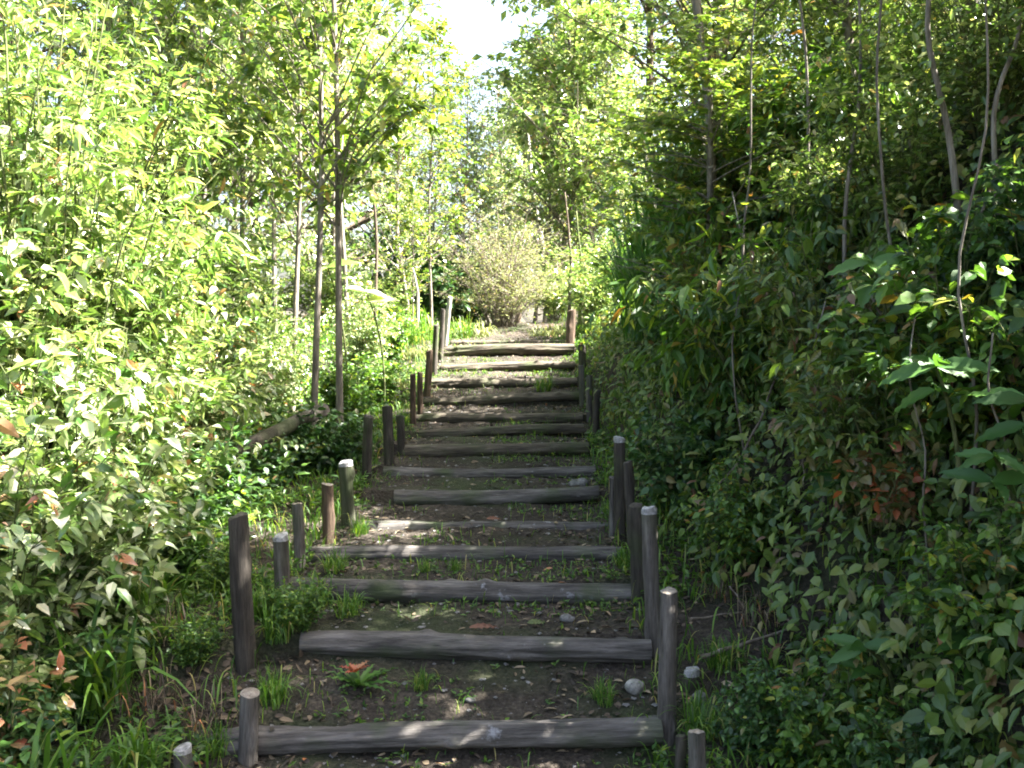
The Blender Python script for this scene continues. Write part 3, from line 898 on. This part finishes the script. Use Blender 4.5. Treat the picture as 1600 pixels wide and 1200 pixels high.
for i, (px, d, s, k, lab) in enumerate([
    (675, 15.0, .56, 0, "leafy young tree whose crown leans into the sky gap from the left"),
    (850, 25.0, 1.0, 1, "yellow-green tree behind the stair top, right of the middle"),
    (858, 19.5, 1.35, 1, "tall yellow-green tree closing the sky gap on its right side"),
    (745, 27.0, .85, 1, "yellow-green tree behind the dry shrub"),
    (945, 19, .80, 1, "yellow-green young tree overhanging the stair top from the right")]):
    put("leafy_tree", (T_sap[1], T_back[0])[k], TC, on(px, d), i * 1.2, (s * (1.3 if k == 0 else 1), s * (1.3 if k == 0 else 1), s), lab, "tree", "yellow-green trees beyond the stair top")
for i, (px, d, s, lab) in enumerate([
    (730, 19.0, .72, "airy pale-leaved small tree behind the dry shrub, left side"),
    (835, 20.0, .85, "airy pale-leaved tree behind the slim leaning trunk"),
    (950, 19.0, .80, "airy pale-leaved tree at the right above the stair top"),
    (640, 17.0, .75, "airy pale-leaved tree left of the sky gap, nearest the stair top"),
    (500, 16.5, 1.0, "airy pale-leaved tree behind the pair of saplings"),
    (360, 14.5, 1.0, "airy pale-leaved tree in the left thicket"),
    (775, 23.0, .72, "airy pale-leaved tree farthest back in the middle"),
    (880, 24.0, 1.0, "airy pale-leaved tall tree behind the slim leaning trunk, farther back"),
    (700, 26.0, .95, "airy pale-leaved tree far back left of the middle")]):
    put("airy_tree", T_airy[0], TC, on(px, d), i * 1.4, s, lab, "tree", "airy pale trees in the background")


# slim pale leaning trunk and dark cane stems at the top
def single_stem(kind, pts, r0, r1, mat, lab, cat, group=None, sides=9):
    pts = np.array(pts, float)
    K = 16
    t = np.linspace(0, 1, len(pts)); tt = np.linspace(0, 1, K)
    pl = np.stack([np.interp(tt, t, pts[:, i]) for i in range(3)], -1)
    pl[1:-1] = (pl[:-2] + 2 * pl[1:-1] + pl[2:]) / 4
    o = pl[0].copy()
    pl = pl - o
    w = max(r0 * .22, .006)
    pl[:, 0] += w * vnoise(tt * 7 + o[0] * 9, tt * 0 + 3); pl[:, 2] += w * vnoise(tt * 7 + o[1] * 5, tt * 0 + 8)
    V, q = tubes(pl[None], np.linspace(r0, r1, K)[None], sides)
    i = np.arange(sides)
    ends = np.stack([np.concatenate([i[::-1]]), np.concatenate([(K - 1) * sides + i])])
    return tag(link(kind, mesh_from(kind, V, [q, ends], mat, smooth=True), loc=o), lab, cat, group)


def ground_pt(px, d, dz=-.05):
    x = X(px, d)
    return (x, d, gz(x, d) + dz)


single_stem("slim_trunk", [ground_pt(875, 22), P(856, 440, 22), P(834, 310, 22), P(822, 200, 22.2)], .085, .04, M_barkpale,
            "pale slim leaning trunk above the stair, right behind the dry shrub", "tree")
for px, d, ty, mt, lab in [(888, 15.2, 300, M_bark, "dark thin cane right of the pale slim trunk"),
                           (905, 15.0, 330, M_barkgreen, "green thin cane next to the dark one"),
                           (782, 24.0, 150, M_bark, "far dark trunk standing in the sky gap"),
                           (585, 12.6, 260, M_bark, "thin bare stem left of the stair top"),
                           (300, 8.0, 300, M_bark, "thin bare stem rising from the shaded bushes at left"),
                           (650, 13.9, 418, M_barkpale, "grey bleached stick left of the upper posts")]:
    g = ground_pt(px, d)
    single_stem("bare_stem", [g, P(px + 4, (ty + 500) / 2, d), P(px - 5, ty, d)], .020 * d / 12 + .006, .010, mt, lab, "stem")
single_stem("fallen_log", [P(322, 745, 7.0), P(410, 684, 7.4), P(508, 638, 8.0)], .07, .055, M_postdark,
            "dark fallen trunk lying in the shade left of the stair", "log")
single_stem("leaning_stem", [P(345, 640, 8.2), P(318, 545, 8.2), P(296, 500, 8.2)], .028, .018, M_bark,
            "short dark leaning stem above the fallen trunk", "stem")
# dead branches on the right
for pts, r, lab in [
    ([P(1098, 1026, 4.25), P(1160, 1006, 4.35), P(1252, 976, 4.5)], .011, "long grey dead branch lying on the ground at right"),
    ([P(1199, 925, 4.55), P(1222, 958, 4.55), P(1240, 985, 4.5)], .008, "short pale broken stick above the long grey branch"),
    ([P(1080, 968, 4.6), P(1150, 955, 4.7), P(1235, 962, 4.7)], .005, "thin brown twig behind the long grey branch"),
    ([P(1140, 915, 4.8), P(1165, 950, 4.7), P(1150, 1000, 4.5)], .005, "thin crooked twig standing over the long grey branch"),
    ([P(1270, 1130, 3.7), P(1300, 1060, 3.8)], .006, "short tan twig in the lower right"),
    ([P(1225, 560, 5.6), P(1185, 660, 5.3), P(1150, 730, 5.2), P(1120, 760, 5.2)], .008, "bare hanging twig on the right bank"),
    ([P(1340, 430, 4.9), P(1420, 560, 4.5), P(1500, 700, 4.3)], .007, "bare curved twig in front of the big-leaved plant"),
    ([P(1400, 640, 4.3), P(1470, 740, 4.1), P(1510, 880, 4.0)], .006, "long bare vine hanging at the right edge"),
    ([P(1560, 260, 4.6), P(1500, 420, 4.5), P(1590, 620, 4.4)], .008, "bare arching twig near the right edge, upper part"),
    ([P(1318, 570, 4.6), P(1312, 640, 4.6), P(1320, 655, 4.6)], .010, "short peeled stick hanging on the right bank"),
    ([P(1252, 650, 4.7), P(1256, 760, 4.7)], .007, "short white hanging root on the right bank")]:
    single_stem("dead_branch", pts, r, r * .5, M_twig, lab, "branch", "dead branches and twigs at right", sides=6)



for i, (px, y0, px2, y1, d, r, lab) in enumerate([
    (1075, -60, 1125, 560, 7.6, .045, "dark mottled upright stem rising from the bank right of the long grass"),
    (1455, -60, 1492, 640, 4.8, .020, "pale mottled upright stem on the right bank"),
    (1585, -60, 1560, 560, 4.7, .015, "dark upright stem at the right edge"),
    (1380, -60, 1396, 640, 4.6, .009, "thin grey upright stem right of the highest large leaves"),
    (1240, -60, 1262, 460, 5.9, .012, "thin upright stem in the yellow-green foliage"),
    (1190, -60, 1165, 520, 6.2, .008, "thin vine hanging left of the yellow-green foliage"),
    (1535, -60, 1512, 900, 3.8, .007, "long thin upright stem near the right edge"),
    (1430, 480, 1455, 900, 3.9, .005, "thin vine hanging below the pointed large leaves"),
    (1335, -60, 1322, 420, 5.3, .012, "slim upright stem in the middle of the upper right"),
    (1290, 470, 1280, 740, 4.7, .005, "short thin vine above the red leaves"),
    (1145, 300, 1170, 760, 5.6, .006, "thin vine hanging over the middle of the bank"),
    (1550, 520, 1590, 980, 3.6, .006, "thin vine at the right edge, lower part")]):
    top, bot = P(px, y0, d), P(px2, y1, d)
    g = ground_pt(px2, d)
    bot = bot if y0 < y1 and bot[2] > g[2] else np.array(g)
    a, b = (top, bot) if top[2] > bot[2] else (bot, top)
    single_stem("upright_stem", [np.array([b[0], b[1], min(b[2], g[2])]), b * .75 + a * .25 + np.array([.05 * math.sin(i * 2.3), 0, 0]), (a + b) / 2 + np.array([.06 * math.sin(i * 1.7 + 1), .03, 0]), b * .25 + a * .75 + np.array([.05 * math.cos(i * 3.1), 0, 0]), a], r, r * .6, M_barkgrey, lab, "stem", "upright stems on the right bank", sides=8)

# big-leaved plants on the right: whorl of long leaves on a stem
def big_leaf_plant(px, py, d, L, n, seed, lab, lm=None):
    rg = np.random.default_rng(seed)
    tip = P(px, py, d)
    bx, by = tip[0] + .15, d + .12
    b = np.array([bx, by, gz(bx, by) - .04])
    root = link("large_leaved_plant", None); root.location = b
    tag(root, lab, "plant", "large-leaved plants on the right")
    t = tip - b
    S = bez(np.zeros((1, 3)), np.array([[.05, .02, t[2] * .6]]), t[None], 10)
    V, q = tubes(S, np.linspace(.012, .006, 10)[None], 6)
    link("stem", mesh_from("stem", V, [q], M_barkgreen, smooth=True), root)
    for w in range(2):
        m = n if w == 0 else n // 2
        Bp = np.repeat((t - np.array([0, 0, .09 * w]))[None], m, 0)
        for j in range(m):
            a = j / m * 6.283 + rg.random() * .5
            D = np.array([[math.cos(a), math.sin(a) * .8, rg.uniform(-.35, .35)]])
            N = np.array([[rg.normal() * .25, -.75 + rg.normal() * .2, .8]])
            ln = L * rg.uniform(.7, 1.1)
            lv, lf, nf = big_leaf(Bp[j], D[0], N[0], ln, ln * .36)
            link("leaf", mesh_from("leaf", lv, [lf], lm or M_leafblue, np.full(len(lf), rg.uniform(.1, .9)), smooth=True), root)


def big_leaf(B, D, N, L, W):
    D = D / np.linalg.norm(D); S = np.cross(D, N); S /= np.linalg.norm(S); U = np.cross(S, D)
    K = 11
    t = np.linspace(0, 1, K)
    w = W * .5 * np.sin(np.pi * np.clip(t, 0, 1) ** .8) ** .85 * (1 - .15 * t)
    w[0] = .004; w[-1] = .001
    c = B + D * (t * L)[:, None] - U * (.22 * L * t ** 2)[:, None]
    V = []
    for s in (-1, -.5, 0, .5, 1):
        V.append(c + S * (w * s)[:, None] + U * (abs(s) * w * .35 + .006 * np.sin(t * 30) * abs(s))[:, None])
    V = np.stack(V, 1).reshape(-1, 3)
    i = np.arange(K * 5).reshape(K, 5)
    q = np.stack([i[:-1, :-1], i[:-1, 1:], i[1:, 1:], i[1:, :-1]], -1).reshape(-1, 4)
    return V, q, len(q)


M_redleaf = leaf_mat("leaf_red", [(0, (.05, .09, .02)), (.45, (.09, .09, .03)), (.75, (.17, .06, .035)), (1, (.42, .12, .04))], rough=.4, trans=.3)
S_redleaf = gen_shrub("red_leaf_plant", 25, .42, .26, 14, 4, 4, .06, .038, "ovate", M_redleaf, droop=.4, tl=.5, sr=.004)
pr_ = P(1385, 800, 3.95)
put("red_leaved_plant", S_redleaf, FS, tuple(pr_), .5, .8, "small plant with red and orange leaves on the right bank", "plant")
big_leaf_plant(1362, 408, 4.4, .23, 7, 1, "large-leaved plant highest of its kind on the right bank")
big_leaf_plant(1462, 572, 3.7, .20, 7, 2, "large-leaved plant with pointed leaves in the middle at right")
big_leaf_plant(1552, 712, 3.4, .17, 6, 3, "large-leaved plant with splayed glossy leaves near the right edge")
big_leaf_plant(1605, 625, 3.5, .19, 6, 4, "large-leaved plant cut by the right edge")
big_leaf_plant(1322, 745, 4.4, .18, 7, 5, "large-leaved plant left of the small red leaves")
big_leaf_plant(1350, 1010, 3.6, .15, 6, 6, "small broad-leaved plant low on the right near the dead branch")
big_leaf_plant(1520, 1000, 3.4, .16, 7, 7, "fresh light green broad-leaved plant in the lower right corner")

big_leaf_plant(512, 418, 9.6, .30, 3, 8, "plant with large sunlit yellow-green leaves between the two thin saplings", M_leafyel)
big_leaf_plant(572, 456, 9.8, .30, 3, 9, "plant with a large bright green leaf right of the thin saplings", M_leafyel)

# long grass on the bank above the stair
for i, (px, d, s, k, lab) in enumerate([
    (1025, 8.9, 1.05, 0, "long arching grass clump overhanging the right row of posts"),
    (1060, 8.5, 1.15, 1, "long grass clump in the middle of the hanging ones"),
    (1090, 8.7, 1.2, 0, "long grass clump highest on the bank beside the shrubs"),
    (1000, 10.4, .75, 1, "long grass clump nearest the upper posts"),
    (1010, 10.8, .9, 0, "long grass clump farthest back below the star-leaved tree")]):
    x, y, z = on(px, d)
    put1("long_grass_clump", G_long[k], (x, y, z), i * 1.3, s, lab, "grass clump", "long grass on the right bank")
for i, (px, d, s, k, lab) in enumerate([
    (150, 4.2, .9, 0, "wide-bladed grass clump in the lower left shade"),
    (60, 3.5, .85, 1, "wide-bladed grass clump at the bottom left corner"),
    (230, 4.9, .85, 1, "wide-bladed grass clump half in the sun at left"),
    (110, 3.3, .7, 0, "wide-bladed grass clump at the bottom edge left"),
    (280, 5.6, .8, 0, "wide-bladed grass clump under the sunlit shrubs"),
    (200, 3.7, .5, 1, "small wide-bladed grass clump on the earth slope")]):
    put1("broad_grass_clump", G_wide[k], on(px, d), i * 1.3, s, lab, "grass clump", "broad grass clumps at left")
for i, (px, d, s, k, lab) in enumerate([
    (540, 4.85, .55, 0, "grass tuft left on the tread above the second log"),
    (655, 4.3, .35, 1, "tiny grass tuft before the middle of the second log"),
    (665, 5.3, .30, 2, "light green tuft left of centre above the third log"),
    (712, 5.35, .28, 0, "light green tuft at the centre above the third log"),
    (945, 4.2, .40, 1, "grass tuft right on the lowest tread"),
    (850, 10.8, .8, 2, "single upright tuft right on an upper tread"),
    (975, 5.4, .45, 0, "grass tuft at the foot of the right posts, third tread"),
    (1100, 3.9, .6, 1, "grass tuft right of the white-topped short post"),
    (1130, 4.3, .55, 2, "grass tuft on the flat ground under the grey branch"),
    (420, 4.2, .6, 0, "grass tuft right beside the tall scarred post"),
    (330, 3.95, .5, 1, "grass tuft between the stub and the smooth grey post"),
    (490, 5.0, .7, 2, "grass tuft left of the third log"),
    (430, 4.55, .6, 1, "grass tuft between the tall scarred post and the second log"),
    (470, 4.75, .5, 2, "yellowish grass tuft beside the short white-topped post"),
    (400, 4.8, .7, 0, "grass tuft behind the tall scarred post"),
    (520, 5.3, .5, 1, "grass tuft at the left end of the third log"),
    (560, 6.0, .5, 2, "grass tuft at the foot of the dark pale-topped post"),
    (640, 12.8, 1.3, 0, "bright grass tuft left of the upper posts"),
    (665, 13.6, 1.4, 1, "tall bright grass tuft behind the upper left posts"),
    (725, 14.0, 1.2, 2, "bright grass tuft left at the stair top"),
    (560, 11.5, 1.2, 1, "sunlit grass tuft on the left slope")]):
    put1("grass_tuft", G_tuft[k], on(px, d), i * 1.3, s, lab, "grass tuft", "grass tufts by the stair")


for i, (px, d, s, lab) in enumerate([
    (735, 14.3, 1.5, "pale dry grass tuft at the stair top, at the left end of the crest"),
    (862, 14.3, 1.3, "pale dry grass tuft at the stair top, at the right end of the crest"),
    (655, 12.2, 1.0, "pale dry grass tuft on the left bank beside the upper posts"),
    (625, 11.0, 1.0, "pale dry grass tuft on the left bank beside the slim brown pair")]):
    put1("pale_grass_tuft", G_paletuft[0], on(px, d), i * 1.3, s, lab, "grass tuft", "pale dry grass at the stair top")
for i, (px, d, s, lab) in enumerate([
    (235, 4.15, 1.0, "dead brown grass tuft hanging on the earth slope at left"),
    (300, 4.0, .8, "dead grass tuft right beside the left end of the lowest log"),
    (270, 4.6, .9, "dead grass tuft at the top of the earth slope"),
    (1190, 4.6, .8, "dry grass tuft among the dead branches at right"),
    (1130, 4.9, .7, "dry grass tuft behind the dead branches, nearest the posts")]):
    put1("dry_grass_tuft", G_drytuft[0], on(px, d), i * 1.3, s, lab, "grass tuft", "dry grass tufts")


# the plant with orange-red flower leaves on the lowest tread
def flower_plant():
    x, y, z = on(556, 4.28)
    root = link("red_flowered_plant", None); root.location = (x, y, z)
    tag(root, "low rosette of grey-green long leaves with an orange-red head on the lowest tread", "plant")
    rg = np.random.default_rng(5)
    for j in range(15):
        a = j * 2.4
        L = rg.uniform(.13, .20)
        v, f, _ = big_leaf(np.array([0, 0, .01]), np.array([math.cos(a), math.sin(a), rg.uniform(.25, .9)]), np.array([0., 0, 1]) + rg.normal(size=3) * .1, L, .028)
        link("leaf", mesh_from("leaf", v, [f], M_leafblue, np.full(len(f), rg.uniform(.3, 1)), smooth=True), root)
    for j in range(7):
        a = j * 2.4 + .7
        v, f, _ = big_leaf(np.array([-.01, 0, .07]), np.array([math.cos(a), math.sin(a), rg.uniform(.3, 1.3)]), np.array([0, 0, 1.]), rg.uniform(.045, .075), .034)
        link("petal", mesh_from("petal", v, [f], M_orange, np.full(len(f), rg.random()), smooth=True), root)


flower_plant()


def stone(kind, px, d, size, m, lab, dz=.3):
    rg = np.random.default_rng(int(px))
    import bmesh
    bm = bmesh.new()
    bmesh.ops.create_icosphere(bm, subdivisions=3, radius=1)
    for v in bm.verts:
        c = v.co
        k = 1 + .18 * float(vnoise(c.x * 1.6 + px, c.y * 1.6 + c.z)) + .06 * float(vnoise(c.x * 5 + px, c.z * 5 + c.y))
        v.co = Vector((c.x * k * size[0], c.y * k * size[1], c.z * k * size[2]))
    me = bpy.data.meshes.new(kind); bm.to_mesh(me); bm.free()
    me.materials.append(m)
    for p in me.polygons:
        p.use_smooth = True
    x, y, z = on(px, d)
    tag(link(kind, me, loc=(x, y, z + size[2] * dz), rot=(0, .2, rg.random() * 3)), lab, "stone")


stone("stone", 997, 4.28, (.052, .045, .036), M_stone, "pale grey stone by the right posts on the lowest tread")
stone("stone", 888, 4.75, (.045, .035, .022), M_stonedark, "flat dark grey stone on the second tread")
stone("stone", 735, 4.2, (.028, .022, .012), M_stone, "small pale flat stone in the middle of the lowest tread")
stone("stone", 905, 7.2, (.07, .05, .04), M_stonedark, "dull stone at the right end of the sixth log")
stone("stone", 1098, 4.1, (.045, .035, .03), M_stonedark, "dull stone right of the short white-topped post")

# ------------------------------------------------------------------ stuff: ground covers
def scatter(n, xr, yr, seed, keep=None):
    rg = np.random.default_rng(seed)
    x = rg.uniform(*xr, n); y = yr[0] + (yr[1] - yr[0]) * rg.random(n) ** 1.25
    if keep is not None:
        m = keep(x, y, rg)
        x, y = x[m], y[m]
    e = .03
    z = ground(x, y)
    N = nrm(np.stack([-(ground(x + e, y) - z) / e, -(ground(x, y + e) - z) / e, np.ones_like(x)], -1))
    return rg, np.stack([x, y, z], -1), N


def in_path(x, y, m=.05):
    return (x > np.interp(y, LD, EL) + m) & (x < np.interp(y, LD, ER) - m)


# leaf litter on treads and banks
rg, Pn, Nn = scatter(36000, (-3, 3.2), (2.9, 17), 5, lambda x, y, r: r.random(len(x)) < np.where(vnoise(x * 2.9, y * 2.9) > .0, 1.0, .16) * np.where(in_path(x, y), .25 + .75 * sstep(.25, .8, np.abs(x - (np.interp(y, LD, EL) + np.interp(y, LD, ER)) / 2)), 1))
n = len(Pn)
V, F, nf = leaf_mesh_data(Pn + Nn * .008, rg.normal(size=(n, 3)) * np.array([1, 1, .25]), Nn + rg.normal(size=(n, 3)) * .35,
                          rg.uniform(.015, .07, n), rg.uniform(.008, .032, n), "ovate")
tag(link("leaf_litter", mesh_from("leaf_litter", V, [F], M_litter, np.repeat(rg.random(n) ** 1.6, nf))), "dry fallen brown leaves scattered over the treads and banks", "leaves", kind="stuff")
# a few individual bright fallen leaves
for px, py, d, lab in [(752, 983, 4.58, "large orange-brown fallen leaf lying against the second log"),
                       (775, 812, 6.15, "orange fallen leaf behind the fifth log"),
                       (845, 975, 4.6, "pale curled fallen leaf right of the large orange one")]:
    x = X(px, d)
    v, f, _ = big_leaf(np.zeros(3), np.array([1., .15, .12]), np.array([0, -.5, .9]), .14 if px == 752 else .09, .035)
    tag(link("fallen_leaf", mesh_from("fallen_leaf", v, [f], M_orangedull if px != 845 else M_dry, np.full(len(f), .1)), loc=(x - .06, d + .06, gz(x, d + .06) + .02)), lab, "leaf")

# pebbles
rg, Pn, Nn = scatter(5000, (-1.6, 1.8), (2.9, 14), 6, lambda x, y, r: in_path(x, y, -.1))
PV = np.array([(1, 0, 0), (0, 1, 0), (-1, 0, 0), (0, -1, 0), (0, 0, .6), (.6, .6, .3), (-.6, .6, .35), (-.6, -.6, .3), (.6, -.6, .3), (0, 0, -.4)])
PF = np.array([(0, 5, 4), (5, 1, 4), (1, 6, 4), (6, 2, 4), (2, 7, 4), (7, 3, 4), (3, 8, 4), (8, 0, 4), (0, 9, 5), (5, 9, 1), (1, 9, 6), (6, 9, 2), (2, 9, 7), (7, 9, 3), (3, 9, 8), (8, 9, 0)])
n = len(Pn)
s = .003 + .016 * rg.random(n) ** 4
V = Pn[:, None] + (PV[None] * rg.uniform(.7, 1.3, (n, 10, 1))) * s[:, None, None]
F = (PF[None] + (np.arange(n) * 10)[:, None, None]).reshape(-1, 3)
tag(link("pebbles", mesh_from("pebbles", V.reshape(-1, 3), [F], M_stonedark)), "small grey pebbles and soil crumbs on the treads", "pebbles", kind="stuff")

# short grass and weeds beside and on the treads
def keepg(x, y, r):
    xl, xr = np.interp(y, LD, EL), np.interp(y, LD, ER)
    e = np.minimum(np.abs(x - xl), np.abs(x - xr))
    den = np.where(in_path(x, y), .05 + .38 * (vnoise(x * 2.6 + 9, y * 2.6) > .15) + .42 * np.exp(-(e / .16) ** 2), .75)
    den = np.where(vnoise(x * 1.3 + 31, y * 1.3) < -.35, den * .35, den)
    return r.random(len(x)) < den


rg, Pn, Nn = scatter(60000, (-3.6, 3.4), (2.8, 17), 7, keepg)
ip = in_path(Pn[:, 0], Pn[:, 1])
V1, q1, t1 = blades(rg, Pn[ip], int(ip.sum()), (.02, .10), .0045, .1, .9)
V2, q2, t2 = blades(rg, Pn[~ip], int((~ip).sum()), (.05, .20), .007, .1, .9)
tag(link("short_grass", mesh_from("short_grass", np.concatenate([V1, V2]), [q1, q2 + len(V1)], M_grass, np.concatenate([t1, t2]))), "short grass and seedlings along the stair and its edges", "grass", kind="stuff")
# small leafy weeds
rg, Pn, Nn = scatter(30000, (-3.4, 2.2), (2.8, 15), 8, lambda x, y, r: keepg(x, y, r) & (vnoise(x * 1.9 + 60, y * 1.9) > -.1))
n = len(Pn)
idx = np.repeat(np.arange(n), 4)
m = len(idx)
D = rg.normal(size=(m, 3)); D[:, 2] = np.abs(D[:, 2]) * .6
hh = np.where(in_path(Pn[:, 0], Pn[:, 1]), .02, .08)[idx]
V, F, nf = leaf_mesh_data(Pn[idx] + np.array([0, 0, 1.]) * (hh * rg.random(m))[:, None], D, np.array([0, 0, 1.]) + rg.normal(size=(m, 3)) * .3,
                          rg.uniform(.6, 1.4, m) * (.018 + hh * .3), rg.uniform(.6, 1.2, m) * (.011 + hh * .18), "simple")
tag(link("small_weeds", mesh_from("small_weeds", V, [F], M_leaf, np.repeat(rg.random(m) * .85, nf))), "small broad-leaved weeds among the grass by the treads", "weeds", kind="stuff")
# creeper covering the right bank
rg, Pn, Nn = scatter(64000, (.6, 6.5), (2.8, 13.5), 9, lambda x, y, r: (x - np.interp(y, LD, ER) > np.interp(y, [4, 5, 7, 9], [.72, .55, .30, .28]) + r.normal(size=len(x)) * .08))
n = len(Pn)
off = rg.random(n) ** 1.5 * .28
D = rg.normal(size=(n, 3)) * .8 + np.array([-.5, -.25, -.7])
N = Nn * 1.2 + np.array([-.4, -.3, .6]) + rg.normal(size=(n, 3)) * .4
V, F, nf = leaf_mesh_data(Pn + Nn * off[:, None], D, N, rg.uniform(.04, .10, n), rg.uniform(.022, .055, n), "ovate")
tag(link("creeper_cover", mesh_from("creeper_cover", V, [F], M_leafmix, np.repeat(rg.random(n) ** 1.3, nf))), "leafy creeper and undergrowth covering the earth of the right bank", "undergrowth", kind="stuff")
# undergrowth left
rg, Pn, Nn = scatter(42000, (-7, -1.0), (3.0, 16), 10, lambda x, y, r: (np.interp(y, LD, EL) - x > .55 + r.normal(size=len(x)) * .15) & (vnoise(x * 1.2 + 7, y * 1.2) > -.35))
n = len(Pn)
D = rg.normal(size=(n, 3)) * np.array([1, 1, .5])
N = np.array([.2, -.2, 1]) + rg.normal(size=(n, 3)) * .4
V, F, nf = leaf_mesh_data(Pn + np.array([0, 0, 1.]) * (rg.random(n) ** 1.4 * .34)[:, None], D, N, rg.uniform(.035, .10, n), rg.uniform(.016, .045, n), "ovate")
tag(link("undergrowth", mesh_from("undergrowth", V, [F], M_leaf, np.repeat(rg.random(n) * .9, nf))), "leafy undergrowth covering the ground left of the stair", "undergrowth", kind="stuff")
